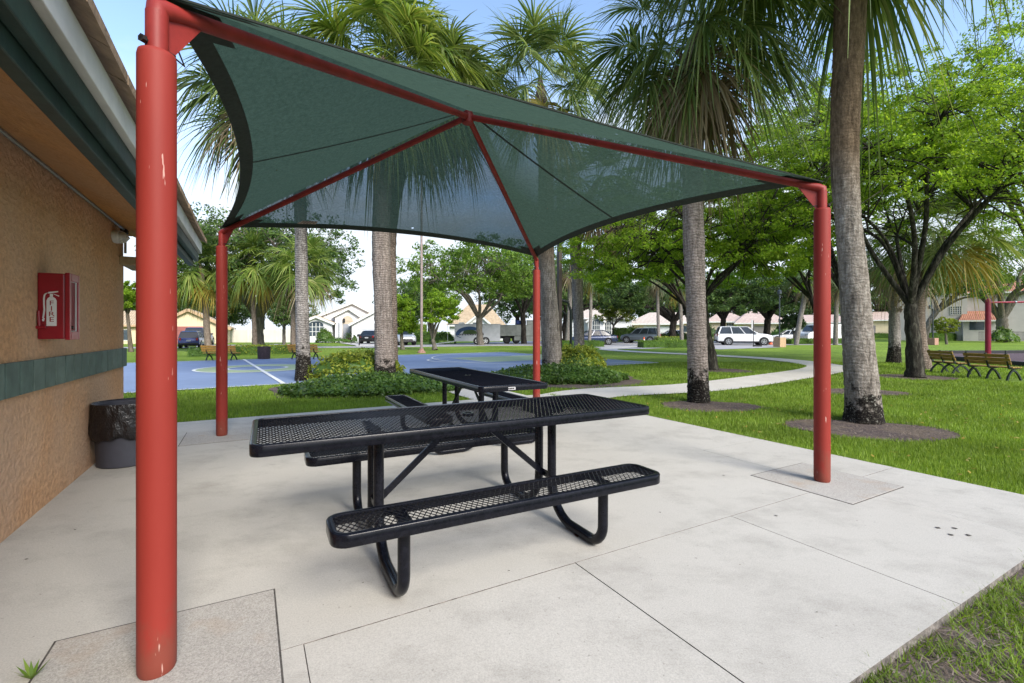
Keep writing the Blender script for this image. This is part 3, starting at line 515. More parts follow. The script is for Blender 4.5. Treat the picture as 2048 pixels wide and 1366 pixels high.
me = text_mesh('F\nI\nR\nE', .052, .82, depth=.0006); lt = link('lettering', me, fx); lt.rotation_euler = (R_(90), 0, 0); lt.location = (.077, yy-.0022, .243); me.materials.clear(); me.materials.append(M('red_box')); lt.scale = (1.1, .92, 1)
b = MB(); b.tube([(.012, -.122, .20), (.016, -.122, .095)], .009, 8); b.tube([(-.0, -.122, .085), (.05, -.122, .088)], .012, 8); b.box(.008, .02, -.122, -.107, .12, .14); b.build('hammer', 'red_box', fx, smooth=40)
# ------------------------------------------------------------ litter bin with black bag, partly behind the nearest post
bn = thing('litter_bin', 'grey plastic litter bin lined with a wrinkled black bag against the stucco wall', 'litter bin', tuple(at(254, 925)), 0)
b = MB(); b.lathe([(.215, 0), (.23, .01), (.24, .30), (.255, .575), (.262, .585), (.25, .59), (.235, .575), (.22, .30), (.21, .03)], 36, cap=False); b.lathe([(.001, .03), (.212, .031)], 36, cap=False); b.build('bin_body', 'bin_grey', bn, smooth=40)
b = MB(); rr = random.Random(4); n = 72; prof = [(.222, .33), (.236, .55), (.252, .597), (.268, .60), (.274, .57), (.272, .48), (.276, .38), (.278, .31), (.268, .275), (.258, .272)]; ph = [rr.uniform(0, 6.28) for _ in range(8)]; v = []
for i, (r, z) in enumerate(prof):
    for j in range(n):
        a = 2*math.pi*j/n; k = .0 if i < 3 else min(1, (i-2)/4); w = k*(.004*math.sin(7*a+ph[0]+z*9)+.004*math.sin(17*a+ph[1]-z*10)+.0025*math.sin(31*a+ph[2]+z*20)); zz = z+(k*(.014*math.sin(5*a+ph[3])+.01*math.sin(11*a+ph[4])) if i > 5 else 0); v.append(((r+w)*math.cos(a), (r+w)*math.sin(a), zz))
b.v = v
for i in range(len(prof)-1):
    for j in range(n): a = i*n+j; c = i*n+(j+1) % n; b.f.append((a, c, c+n, a+n))
b.m = [0]*len(b.f); b.build('bin_bag', 'bag_black', bn, smooth=70)

# ------------------------------------------------------------ shade structure
SZ = 4.57; sh = thing('shade_structure', 'square green fabric sunshade on four red padded posts over the picnic tables', 'sunshade', W(-.308, 2.193), TH)
# local frame: x along u, y along v, origin at the near-left post
CR = [(0, 0), (SZ, 0), (0, SZ), (SZ, SZ)]; HE, HP, HA = 2.50, 2.325, 3.55; AP = Vector((SZ/2, SZ/2, HA)); PR = .036
for i, (x, y) in enumerate(CR):
    b = MB(); b.tube([(x, y, .0), (x, y, HP+.0), (x, y, HE-.02)], .037, 20); p = b.build('post', 'red_pipe', sh, smooth=40)
    b = MB(); rr = random.Random(i); b.lathe([(.056, .0), (.061, .012), (.062, .05), (.0625, 1.2), (.062, HP-.02), (.059, HP-.004), (.052, HP), (.038, HP+.001)], 32, c=(x, y, .004)); b.build('pad_sleeve', 'red_paint', p, smooth=50)
    d = (AP-Vector((x, y, HE))).normalized(); dh = Vector((d.x, d.y, 0)).normalized()
    b = MB(); sd_ = Vector((-dh.y, dh.x, 0))*.005; o = Vector((x, y, 0)); q = [(.030, HE-.17), (.036, HE-.19), (.20, HE+.055), (.20, HE+.06), (.030, HE-.01)]
    b.add([o+dh*a+Vector((0, 0, z))+sd_ for a, z in q]+[o+dh*a+Vector((0, 0, z))-sd_ for a, z in q], [(0, 1, 2, 3, 4), (9, 8, 7, 6, 5)]+[(k, (k+1) % 5, 5+(k+1) % 5, 5+k) for k in range(5)]); b.build('gusset', 'red_pipe', p)
    b = MB(); b.tube([o+Vector((0, 0, HP+.03))-dh*.06, o+Vector((0, 0, HP+.03))+dh*.07], .007, 8); b.tube([o+Vector((0, 0, HP+.03))-dh*.045, o+Vector((0, 0, HP+.03))-dh*.06], .015, 6); b.tube([o+dh*.05+Vector((0, 0, HP+.03)), o+dh*.11+Vector((0, 0, HP+.015)), o+dh*.085+Vector((0, 0, HP+.06)), o+dh*.05+Vector((0, 0, HP+.03))], .004, 6); b.build('eye_bolt', 'steel_dark', p)
    b = MB(); st = Vector((x, y, HE)); b.tube([st-Vector((0, 0, .035)), st+Vector((0, 0, -.004)), st+d*.035, st+d*.1, AP-Vector((0, 0, .03))], [.037, .037, .036, .031, .030], 18); b.build('rafter', 'red_pipe', sh, smooth=50)
b = MB(); b.lathe([(.03, -.11), (.058, -.10), (.062, -.02), (.05, .015), (.02, .02)], 20, c=tuple(AP)); b.build('hub', 'red_pipe', sh, smooth=40)
# fabric: four panels drawn in along their edges
AF = AP+Vector((0, 0, .035)); CF = [Vector((x, y, HE+.062)) for x, y in CR]; pan = [(0, 1), (1, 3), (3, 2), (2, 0)]; SAG = .26
def panel_pt(i, j, s, t, off=0.0):
    c1, c2 = CF[i], CF[j]; m = (c1+c2)/2; inw = (AF-m).normalized(); E = c1.lerp(c2, t)+inw*SAG*4*t*(1-t); nrm = (c2-c1).cross(AF-m).normalized(); nrm = nrm if nrm.z > 0 else -nrm
    P = AF.lerp(E, s); return P-nrm*(.05*4*t*(1-t)*s*(1-s)*2+off)
fabric([(panel_pt(2, 3, .93, .50), .016), (panel_pt(2, 0, .86, .40), .010), (panel_pt(0, 1, .80, .30), .011), (panel_pt(0, 1, .85, .62), .009), (panel_pt(1, 3, .7, .72), .008)])
ns, nt_ = 22, 30
b = MB()
for i, j in pan:
    v = [panel_pt(i, j, s/ns, t/nt_) for s in range(ns+1) for t in range(nt_+1)]; w = nt_+1; b.add(v, [(s*w+t, s*w+t+1, s*w+w+t+1, s*w+w+t) for s in range(ns) for t in range(nt_)])
fab = b.build('canopy', 'shade_fabric', sh, smooth=20)
b = MB(); w = nt_+1
for i, j in pan:
    h0 = .958 if (i, j) != (0, 1) else .985; v = [panel_pt(i, j, s, t/nt_, .004) for s in (h0, 1.003) for t in range(nt_+1)]; v += [panel_pt(i, j, s, t/nt_, -.004) for s in (h0, 1.003) for t in range(nt_+1)]
    b.add(v, [(t, t+1, w+t+1, w+t) for t in range(nt_)]+[(2*w+t, 2*w+t+1, 3*w+t+1, 3*w+t) for t in range(nt_)]+[(w+t, w+t+1, 3*w+t+1, 3*w+t) for t in range(nt_)])
b.build('hem', 'hem', fab)
for i, j in pan:
    for t0, t1 in ((.0, .065), (.935, 1.0)):
        b = MB(); t0b, t1b = (t0, t1); v = []
        for s in ((.918 if (i, j) != (0, 1) else .97), 1.0):
            for k in range(5): v.append(panel_pt(i, j, s, t0b+(t1b-t0b)*k/4, .009))
        b.add(v, [(k, k+1, k+6, k+5) for k in range(4)]); b.build('corner_patch', 'hem', fab)
for i, j in (pan[1], pan[3]):
    b = MB(); v = []
    for k in range(15):
        for t in (.4965, .5035): tt = .5+(t-.5)*min(30, 1/max(.05+.95*k/14, .05)); v.append(panel_pt(i, j, .05+.95*k/14, tt, .006))
    b.add(v, [(2*k, 2*k+1, 2*k+3, 2*k+2) for k in range(14)]); b.build('seam', 'hem', fab)
v = [panel_pt(2, 3, s, t, .010) for s, t in ((.955, .165), (.955, .215), (.925, .212), (.925, .168))]; b = MB(); b.add(v, [(0, 1, 2, 3)]); lb = b.build('care_label', 'label_pale', fab)
b = MB()
for r in range(3):
    for k in range(5): v = [panel_pt(2, 3, .95-.009*r-(.004 if q > 1 else 0), .170+.0085*k+(.006 if q in (1, 2) else 0), .0115) for q in range(4)]; b.add(v, [(0, 1, 2, 3)])
b.build('label_print', 'steel_dark', lb)
# ------------------------------------------------------------ picnic tables: expanded steel, long top and shorter benches
def rrect(a, bb, r, k=6):
    out = []
    for sx, sy, a0 in ((1, 1, 0), (-1, 1, 90), (-1, -1, 180), (1, -1, 270)):
        for q in range(k+1):
            t = R_(a0+90*q/k); o = Vector((math.cos(t), math.sin(t), 0)); out.append((Vector((sx*(a-r), sy*(bb-r), 0))+o*r, o))
    return out
def mesh_sheet(a, bb, z, lwd=.029, swd=.050, w=.0046, h=.0030):
    b = MB(); d1 = Vector((lwd/2, swd/2, 0)).normalized()
    for fam in (0, 1):
        d = d1 if fam == 0 else Vector((d1.x, -d1.y, 0)); nrm = Vector((-d.y, d.x, 0)); stp = lwd*abs(nrm.x)
        rng_ = abs(nrm.x)*a+abs(nrm.y)*bb; c = -rng_
        while c < rng_:
            lo, hi = -1e9, 1e9                # clip the strand to the sheet
            for ax, e in ((0, a), (1, bb)):
                p0 = nrm[ax]*c; q0, q1 = (-e-p0)/d[ax], (e-p0)/d[ax]; lo = max(lo, min(q0, q1)); hi = min(hi, max(q0, q1))
            if hi-lo > .01: p = nrm*c+Vector((0, 0, z-(fam*.0018))); b.tube([p+d*lo, p+d*hi], w/2, 5, cap=False)
            c += stp
    return b
RIM = [(0, 0), (.003, -.004), (.003, -.050), (0, -.055), (-.005, -.055), (-.007, -.051), (-.007, -.012), (-.026, -.010), (-.028, -.006), (-.026, .0), (-.012, .003)]
def make_table():
    t = thing('picnic_table', 'x', 'picnic table', group='black mesh picnic tables under the sunshade')
    b = MB(); b.ring([(p+Vector((0, 0, .76)), o) for p, o in rrect(1.22, .381, .055)], RIM); tp = b.build('tabletop', 'black_coat', t, smooth=45); mesh_sheet(1.205, .366, .754).build('mesh_sheet', 'black_coat', tp)
    b = MB(); b.ring([(p+Vector((0, 0, .757)), o) for p, o in rrect(.036, .036, .035)], [(0, .0), (0, -.02), (-.012, -.02), (-.012, .0)]); b.build('umbrella_ring', 'black_coat', tp, smooth=45)
    for s in (-1, 1):
        y = s*.655; b = MB(); b.ring([(p+Vector((0, y, .445)), o) for p, o in rrect(.917, .135, .07)], RIM); se = b.build('bench_seat', 'black_coat', t, smooth=45); m = mesh_sheet(.905, .122, .439); o = m.build('mesh_sheet', 'black_coat', se, loc=(0, y, 0))
    for e in (-1, 1):
        x = e*.585
        for s in (-1, 1):
            b = MB(); pts = [(x, s*.085, .70), (x, s*.085, .24)]
            def arc(c0, r, a0, a1, n=7): return [(x, s*(c0[0]+r*math.cos(R_(a0+(a1-a0)*k/n))), c0[1]+r*math.sin(R_(a0+(a1-a0)*k/n))) for k in range(n+1)]
            pts += arc((.085+.24, .03+.24), .24, 180, 262)+arc((.635-.12, .03+.12), .12, 275, 360)+[(x, s*.637, .405)]
            b.tube(pts, .030, 14); lg = b.build('leg', 'black_coat', t, smooth=50)
            b = MB(); b.box(x-.032, x+.032, s*.60-.09, s*.60+.105, .398, .408); b.build('mounting_plate', 'black_coat', lg); b = MB(); b.box(x-.04, x+.04, s*.09-.05, s*.09+.04, .690, .703); b.build('mounting_plate', 'black_coat', lg)
        b = MB(); b.bar((x, -.3, .696), (x, .3, .696), .045, .02); b.build('cross_bar', 'black_coat', t)
        b = MB(); b.bar((x-e*.012, 0, .285), (e*.10, 0, .692), .038, .012, up=Vector((0, 1, 0))); b.bar((x, -.075, .285), (x, .075, .285), .035, .03); b.build('brace', 'black_coat', t)
    b = MB(); b.box(1.2235, 1.2255, -.09, -.01, .716, .744); pl = b.build('maker_plate', 'label_white', t, bevel=.001)
    b = MB(); [b.box(1.2256, 1.2262, -.09+.011*k, -.083+.011*k+.002*(k % 3), .723, .737) for k in range(6)]; b.build('plate_print', 'steel_dark', pl)
    return t
t1 = make_table(); t1.location = (-.2832, 3.0161, 0); t1.rotation_euler = (0, 0, .4852); t1['label'] = 'near black steel mesh picnic table parallel to the front edge of the patio'
t2 = dup(t1, (-.53, 5.62, 0), .487-math.pi/2, 'far black steel mesh picnic table standing end-on behind the nearer one')
# ------------------------------------------------------------ palms
def nrm(a): return a/np.maximum(np.linalg.norm(a, axis=-1, keepdims=True), 1e-9)
def crown(rg, c, R, nf, nl, up=82, low=-62, wid=.040, droop=.55, plf=.46):
    """fan leaves on long stalks: returns ribbons (n, 5, 2, 3), and the share of age of each ribbon"""
    out = []; ages = []; Z = np.array([0, 0, 1.0]); T = np.linspace(0, 1, 5)
    for i in range(nf):
        age = (i+.5)/nf; el = np.radians(up+(low-up)*age**.85+rg.normal(0, 7)); az = i*2.39996+rg.normal(0, .25); pl = R*plf*rg.uniform(.85, 1.12)
        d0 = np.array([math.cos(az)*math.cos(el), math.sin(az)*math.cos(el), math.sin(el)]); sd_ = np.array([-math.sin(az), math.cos(az), 0])
        pet = c+d0*.08+d0*pl*T[:, None]-Z*(.16*pl*T[:, None]**2)*(1 if el > -.9 else .2); d1 = nrm(pet[-1]-pet[-2]); n_ = nrm(np.cross(d1, sd_)); n_ = n_ if n_[2] > 0 else -n_
        out.append(np.stack([pet-sd_*.013, pet+sd_*.013], 1)[None]); ages.append(np.array([age]))
        roll = rg.normal(0, .35); s1 = sd_*math.cos(roll)+n_*math.sin(roll); n1 = np.cross(s1, d1); n1 = n1 if n1[2] > 0 else -n1
        ph = np.linspace(-1, 1, nl)+rg.normal(0, .012, nl); fa = np.radians(118)*ph; bl_ = R*(1-plf)*rg.uniform(.88, 1.1); cost = bl_*.32*(1-np.abs(ph))
        e = pet[-1]; bs = e+d1*cost[:, None]-Z*(.25*cost**2)[:, None]; dr = np.cos(fa)[:, None]*d1+np.sin(fa)[:, None]*s1+n1*(.28*np.abs(np.sin(fa))+.05)[:, None]-Z*(.28*(1-np.abs(ph)))[:, None]; dr = nrm(dr)
        L_ = bl_*(1-.30*ph**2)*rg.uniform(.82, 1.08, nl); dp = droop*rg.uniform(.55, 1.35, nl)*(.6+.7*age)
        P = bs[:, None, :]+dr[:, None, :]*(L_[:, None]*T[None])[..., None]-Z*((L_*dp)[:, None]*T[None]**2.3)[..., None]
        sway = rg.normal(0, .05, (nl, 3)); P = P+sway[:, None, :]*(L_[:, None]*T[None]**2)[..., None]
        wv = np.cross(dr, n1); wv = nrm(wv+n1*rg.normal(0, .35, nl)[:, None]); prof = np.array([.35, 1, .85, .5, .06])*wid*.5*(R/2.0)
        V = np.stack([P-wv[:, None, :]*prof[None, :, None], P+wv[:, None, :]*prof[None, :, None]], 2); out.append(V); ages.append(np.full(nl, age))
    return np.concatenate(out), np.concatenate(ages)
def palm(label, d, tr, cpx, R, nf=34, nl=38, mat='palm_grey', leaf='frond_green', seed=1, group='sabal palms in the park', dead=.16, boots=True, droop=.55, low=-62, wid=.04, up=82, cd=0, rough=.03):
    rg = np.random.default_rng(seed); pts = [ad(px, py, d) for px, py, w in tr]; rad = [w*d/F/2 for px, py, w in tr]; base = pts[0].copy(); base.z = GZ; t = thing('sabal_palm', label, 'palm tree', base, 0, group)
    pts[0] = base.copy(); loc = [p-base for p in pts]; n = 9; cp = catmull(loc, n); rr = list(np.interp(np.linspace(0, len(rad)-1, len(cp)), range(len(rad)), rad))
    b = MB(); k = 22; v = []; Pn = len(cp); dense = catmull(cp, 3) if R > 1.5 and nl > 30 else cp; rr = list(np.interp(np.linspace(0, 1, len(dense)), np.linspace(0, 1, len(cp)), rr)); ph = rg.uniform(0, 6.28, 6)
    for i, p in enumerate(dense):
        ring = rr[i]*(1+rg.normal(0, rough*.35)); 
        for j in range(k):
            a = 2*math.pi*j/k; r = ring*(1+rough*math.sin(3*a+ph[0]+p.z*.8)+rough*.6*math.sin(7*a+ph[1]+p.z*3)+rg.normal(0, rough*.5)); v.append((p.x+r*math.cos(a), p.y+r*math.sin(a), p.z))
    b.v = v; b.f = [(i*k+j, i*k+(j+1) % k, (i+1)*k+(j+1) % k, (i+1)*k+j) for i in range(len(dense)-1) for j in range(k)]; b.m = [0]*len(b.f); b.build('trunk', mat, t, smooth=80)
    c = np.array(ad(cpx[0], cpx[1], d+cd)-base); top = loc[-1]
    b = MB(); b.tube([top, top.lerp(Vector(c), .5), Vector(c)+Vector((0, 0, .1))], [rad[-1]*.9, rad[-1]*.85, .05], 12)
    if boots:
        for q in range(26):
            f = q/26; p = loc[-2].lerp(top, f) if len(loc) > 1 else top; p = p if f < 1 else top; a = q*2.4; dr = Vector((math.cos(a), math.sin(a), 0)); o = p+dr*rad[-1]*.85; b.bar(o, o+dr*.17+Vector((0, 0, .26)), .075, .03, up=dr)
    b.build('leaf_bases', 'palm_brown', t)
    V, ag = crown(rg, c, R, nf, nl, low=low, droop=droop, wid=wid, up=up); old = ag > 1-dead
    strips('fronds', V[~old], leaf, t)
    if old.any(): strips('old_fronds', V[old], 'frond_dead' if seed % 2 else 'frond_yellow', t)
    return t
palm('sabal palm with black algae foot, left of the lime shrub in the front bed', 12.6, [(607, 766, 34), (606, 705, 26), (604, 600, 24), (602, 460, 23), (597, 370, 23), (575, 270, 23), (548, 200, 24)], (528, 168), 2.45, 46, 44, 'palm_algae', 'frond_green', 11, wid=.042)
palm('stout grey palm rising through the front planting bed beside its darker twin', 11.9, [(771, 772, 43), (769, 700, 38), (766, 600, 34), (763, 470, 36), (768, 330, 37), (771, 250, 38), (772, 190, 38)], (765, 120), 2.45, 58, 48, 'palm_mid', 'frond_lime', 12, dead=.08, droop=.75, low=-70)
palm('thin dark palm trunk tucked close behind the stout grey palm of the front bed', 13.0, [(786, 766, 22), (784, 640, 20), (782, 470, 22), (800, 350, 25), (826, 260, 25), (842, 210, 25)], (862, 165), 2.25, 48, 44, 'palm_brown', 'frond_green', 13, dead=.12, droop=.7)
palm('rough vine-wrapped palm in the planting bed behind the far red post', 14.2, [(1107, 750, 44), (1103, 690, 39), (1096, 580, 33), (1091, 480, 32), (1092, 330, 30), (1085, 240, 30)], (1080, 160), 2.35, 40, 42, 'palm_near', 'frond_green', 14, dead=.1, up=88)
palm('grey palm standing just right of the square brown pole behind the second bed', 18.4, [(1159, 727, 22), (1158, 660, 21), (1154, 560, 21), (1151, 480, 23), (1165, 420, 22)], (1195, 365), 2.4, 34, 36, 'palm_grey', 'frond_green', 15, dead=.2)
palm('slim ringed palm with algae foot in a mulch ring between path and patio', 8.74, [(1398, 803, 44), (1396, 740, 39), (1392, 600, 37), (1387, 480, 41), (1385, 400, 38), (1384, 300, 40), (1381, 210, 46), (1385, 130, 42)], (1398, 55), 2.2, 48, 52, 'palm_mid', 'frond_green', 17, dead=.12, droop=.75, low=-72, wid=.036)
palm('thick leaning palm with fibrous trunk nearest the right red post', 6.84, [(1726, 845, 70), (1725, 808, 62), (1717, 700, 54), (1707, 560, 49), (1696, 440, 44), (1690, 330, 48), (1692, 200, 51), (1698, 100, 53), (1701, 0, 55), (1704, -240, 52)], (1714, -370), 2.95, 46, 56, 'palm_near', 'frond_green', 18, dead=.0, droop=.9, low=-48, wid=.034, rough=.02)
palm('short grey palm on the right lawn behind the dark forked tree', 19.6, [(1787, 727, 26), (1789, 690, 20), (1789, 630, 18), (1786, 570, 18)], (1784, 505), 1.95, 34, 34, 'palm_algae', 'frond_dark', 21, dead=.2, droop=.7)
palm('brown palm close behind the dark forked tree with fronds out to its right', 16.2, [(1850, 738, 26), (1843, 690, 19), (1838, 630, 19), (1845, 570, 20), (1866, 510, 20)], (1890, 462), 2.1, 40, 38, 'palm_brown', 'frond_green', 20, dead=.1, droop=.6, low=-50)
LPS = [('far palm left of the left back red post with drooping yellowish fronds', 30, [(417, 697, 13), (413, 640, 11), (410, 590, 12), (402, 560, 14)], (400, 530), 2.6, 'frond_lime', 30),
 ('far palm beside the big oak just right of the left back red post', 30, [(511, 695, 10), (508, 640, 8), (505, 580, 9)], (505, 522), 2.35, 'frond_lime', 32),
 ('far palm half hidden behind the algae-footed trunk at the court', 28, [(586, 695, 11), (588, 610, 10), (598, 565, 12)], (608, 530), 2.3, 'frond_lime', 31)]
for lb_, d, tr, c, R, lf, s in LPS: palm(lb_, d, tr, c, R, 40, 30, 'palm_brown', lf, s, 'palms on the far side of the court', dead=.2, boots=False, wid=.06)
CPS = [('slender palm right of the basketball backboard in the car park planting', 42, [(1134, 690, 10), (1138, 640, 9), (1141, 565, 9)], (1142, 525), 2.2, 33), ('thin palm trunk rising over the navy sedan', 42, [(1178, 688, 7), (1181, 640, 6), (1182, 575, 6)], (1184, 548), 1.8, 34),
 ('thin palm trunk at the rear of the grey sport utility car', 45, [(1318, 684, 7), (1316, 630, 6), (1315, 580, 6)], (1314, 550), 1.9, 35), ('thin palm trunk left of the ringed palm by the car park hedge', 40, [(1364, 691, 8), (1362, 640, 7), (1360, 600, 7)], (1358, 560), 1.9, 36),
 ('leaning palm with ragged dead skirt beside the small round frangipani', 46, [(1592, 684, 9), (1600, 640, 9), (1608, 600, 9), (1611, 575, 9)], (1618, 548), 2.3, 37), ('straight palm behind the leaning one, close to the right red post', 48, [(1634, 684, 7), (1633, 640, 7), (1633, 600, 8)], (1640, 568), 2.3, 39), ('pale palm seen between the right red post and the thick leaning palm', 46, [(1671, 686, 9), (1672, 640, 8), (1674, 590, 8)], (1676, 555), 2.2, 41)]
for lb_, d, tr, c, R, s in CPS: palm(lb_, d, tr, c, R, 30, 22, 'palm_grey', 'frond_dark', s, 'palms round the car park', dead=.3 if s in (37, 39) else .1, boots=False, wid=.075)

# ------------------------------------------------------------ broad-leaved trees
def leaves(rg, cen, rad, per, size, up=.35, asp=.45, flat=.62):
    n = len(cen); C = np.repeat(cen, per, 0); r = np.repeat(rad, per)[:, None]; off = rg.normal(0, 1, (n*per, 3)); off /= np.maximum(np.linalg.norm(off, axis=1, keepdims=True), 1e-6); off *= rg.uniform(0, 1, (n*per, 1))**.5; off[:, 2] *= flat
    P = C+off*r; N = nrm(rg.normal(0, 1, P.shape)+np.array([0, 0, up*2])); A = nrm(np.cross(N, rg.normal(0, 1, P.shape))); B = np.cross(N, A); s = size*rg.uniform(.6, 1.3, (len(P), 1))*.5
    return np.stack([P-A*s, P+B*s*asp-A*s*.1, P+A*s, P-B*s*asp-A*s*.1], 1)
def tree(label, d, tr, cr, leaf, ncl=120, per=60, size=.2, crad=.16, limbs=6, mat='bark_dark', seed=1, ry=None, group='broad-leaved trees', cat='tree', name='broadleaf_tree', shell=.45, low=-.55, twig=.02, cd=0, limb_r=.5, flat=.62):
    rg = np.random.default_rng(seed); rn = random.Random(seed); pts = [ad(px, py, d) for px, py, w in tr]; rad = [max(.015, w*d/F/2) for px, py, w in tr]; base = pts[0].copy(); base.z = GZ; pts[0] = base.copy(); t = thing(name, label, cat, base, 0, group)
    loc = [p-base for p in pts]; C = ad(cr[0], cr[1], d+cd)-base; rx, rz = cr[2]*d/F, cr[3]*d/F; ry = ry or rx
    dirs = rg.normal(0, 1, (ncl*4, 3)); dirs = nrm(dirs); dirs = dirs[dirs[:, 2] > low][:ncl]; rr = shell+(1-shell)*rg.uniform(0, 1, len(dirs))**.6; rr *= 1+.16*np.sin(dirs[:, 0]*5+seed)+.12*np.sin(dirs[:, 1]*7+dirs[:, 2]*6+seed); cen = np.array(C)+dirs*rr[:, None]*np.array([rx, ry, rz])
    b = MB(); cp = catmull(loc, 5); tr_ = list(np.interp(np.linspace(0, len(rad)-1, len(cp)), range(len(rad)), rad)); td_ = (loc[-1]-loc[-2]).normalized(); cp += [loc[-1]+td_*rad[-1]*.9, loc[-1]+td_*rad[-1]*1.5]; tr_ += [rad[-1]*.75, rad[-1]*.3]; b.tube([p+Vector((rn.uniform(-1, 1), rn.uniform(-1, 1), 0))*tr_[i]*.08 for i, p in enumerate(cp)], tr_, 12)
    top = loc[-1]; tdir = (loc[-1]-loc[-2]).normalized(); nodes = []
    for k in range(limbs):
        a = 2*math.pi*(k+rn.uniform(-.3, .3))/limbs; el = rn.uniform(.05, .85); tg = C+Vector((math.cos(a)*rx*.78*math.cos(el), math.sin(a)*ry*.78*math.cos(el), rz*.75*math.sin(el)-rz*.1)); st = top-tdir*rn.uniform(0, .05)*(top-loc[0]).length*.4
        m1 = st.lerp(tg, .28)+tdir*(tg-st).length*.10+Vector((rn.uniform(-1, 1), rn.uniform(-1, 1), rn.uniform(-.3, .6)))*rx*.08; m2 = st.lerp(tg, .66)+Vector((rn.uniform(-1, 1), rn.uniform(-1, 1), rn.uniform(0, 1)))*rx*.12; q = catmull([st, m1, m2, tg], 5); r0 = rad[-1]*limb_r*rn.uniform(.8, 1.15); b.tube(q, [r0*(1-.8*i/(len(q)-1)) for i in range(len(q))], 8)
        for i, p in enumerate(q):
            if i > 3: nodes.append((p, r0*(1-.8*i/(len(q)-1))))
    NP = np.array([tuple(p) for p, r in nodes])
    for c in cen[rg.permutation(len(cen))[:int(len(cen)*.7)]]:
        j = int(np.argmin(((NP-c)**2).sum(1)+rg.uniform(0, .15, len(NP))*rx*rx)); p, r = nodes[j]; e = Vector(c); m = p.lerp(e, .5)+Vector((rn.uniform(-1, 1), rn.uniform(-1, 1), rn.uniform(-.3, 1)))*(e-p).length*.16; r1 = min(r*.7, twig*2.2*(.5+(e-p).length/rx)); b.tube([p, m, e], [r1, r1*.7, r1*.3], 5, cap=False)
    b.build('trunk', mat, t, smooth=70)
    V = leaves(rg, cen, np.full(len(cen), crad*(rx+rz)/2)*rg.uniform(.6, 1.35, len(cen)), per, size, flat=flat); quads('crown', V, leaf, t); return t
G1 = 'park trees with bright leaves'
tree('dark forked tree on the right lawn with spreading bright green crown', 13.4, [(1830, 754, 38), (1829, 738, 29), (1827, 690, 25), (1823, 640, 22), (1821, 614, 21)], (1800, 350, 320, 215), 'leaf_bright', 1150, 96, .088, .078, 10, 'bark_lichen', 5, ry=4.0, group=G1, shell=.2, twig=.016, limb_r=.47, flat=.42)
tree('leaning dark-trunked tree directly behind the slim ringed palm', 16.0, [(1424, 740, 26), (1422, 712, 22), (1417, 690, 20), (1408, 640, 18), (1404, 600, 20)], (1400, 470, 245, 130), 'leaf_bright', 720, 78, .11, .09, 9, 'bark_lichen', 6, ry=3.5, group=G1, shell=.25, low=-.8, flat=.45, limb_r=.42)
tree('tall leafy tree filling the sky between right red post and thick palm', 22, [(1712, 712, 18), (1708, 650, 16), (1690, 590, 16)], (1610, 360, 200, 170), 'leaf_bright', 560, 64, .14, .09, 9, 'bark_lichen', 7, ry=4, group=G1, shell=.3, low=-.7, flat=.45, limb_r=.42)
tree('tall leafy tree reaching in from the right edge of the view', 19, [(2120, 727, 24), (2115, 640, 20), (2105, 560, 22)], (2050, 240, 190, 240), 'leaf_bright', 560, 66, .13, .09, 9, 'bark_lichen', 8, ry=4, group=G1, shell=.3, low=-.7, flat=.45, limb_r=.42)
tree('bright rounded tree left of the slim ringed palm above the parked cars', 24, [(1388, 708, 12), (1385, 660, 11), (1370, 610, 12)], (1270, 515, 130, 95), 'leaf_bright', 260, 100, .17, .14, 7, 'bark_dark', 9, group=G1, shell=.3, low=-.7, flat=.45, limb_r=.42)
tree('bright tree hanging low left of the right red post', 26, [(1643, 702, 12), (1642, 650, 11), (1625, 600, 12)], (1545, 500, 120, 100), 'leaf_bright', 260, 100, .18, .14, 7, 'bark_dark', 10, group=G1, shell=.3, low=-.7, flat=.45, limb_r=.42)
G2 = 'large oaks beyond the court'
tree('big spreading oak with forked trunk behind the two far palms and left bench', 33, [(517, 694, 24), (516, 665, 20), (517, 640, 21)], (530, 532, 170, 114), 'leaf_dark', 480, 62, .24, .13, 8, 'bark_grey', 11, group=G2, shell=.35, low=-.55)
tree('broad oak shading the enclosed white trailer', 45, [(961, 691, 16), (959, 665, 12), (959, 638, 13)], (948, 560, 140, 82), 'leaf_mid', 430, 55, .30, .13, 8, 'bark_grey', 12, group=G2, shell=.35, low=-.5)
tree('dark oak crown over the flatbed truck', 50, [(1048, 684, 12), (1047, 655, 10), (1046, 630, 11)], (1050, 565, 95, 75), 'leaf_dark', 200, 50, .32, .15, 7, 'bark_dark', 13, group=G2)
for lb_, px, py, w, c, s in (('dark oak left of the navy sedan with low canopy', 1128, 686, 11, (1195, 598, 112, 52), 14), ('dark oak with slanting limb beside the grey sport utility car', 1345, 680, 13, (1318, 604, 122, 56), 15), ('dark oak just right of the slim ringed palm', 1445, 677, 10, (1455, 606, 94, 58), 16), ('dark oak leaning over the white sport utility car', 1534, 676, 12, (1535, 598, 122, 66), 17)):
    tree(lb_, 54, [(px, py, w*1.3), (px, py-18, w), (px+2, py-38, w)], c, 'leaf_dark', 240, 48, .34, .14, 7, 'bark_dark', s, group='oaks round the car park', limb_r=.7, low=-.35)
G3 = 'small garden trees'
tree('small dark round tree in a white gravel ring left of the white house', 47, [(568, 687, 7), (568, 670, 6), (568, 655, 6)], (573, 633, 33, 34), 'leaf_dark', 90, 45, .28, .2, 5, 'bark_grey', 21, group=G3)
tree('many-stemmed bright green bush tree left of the trailer', 33, [(870, 699, 12), (868, 690, 8), (866, 682, 8)], (876, 622, 38, 42), 'leaf_bright', 120, 60, .18, .2, 9, 'bark_grey', 22, group=G3, limb_r=.5)
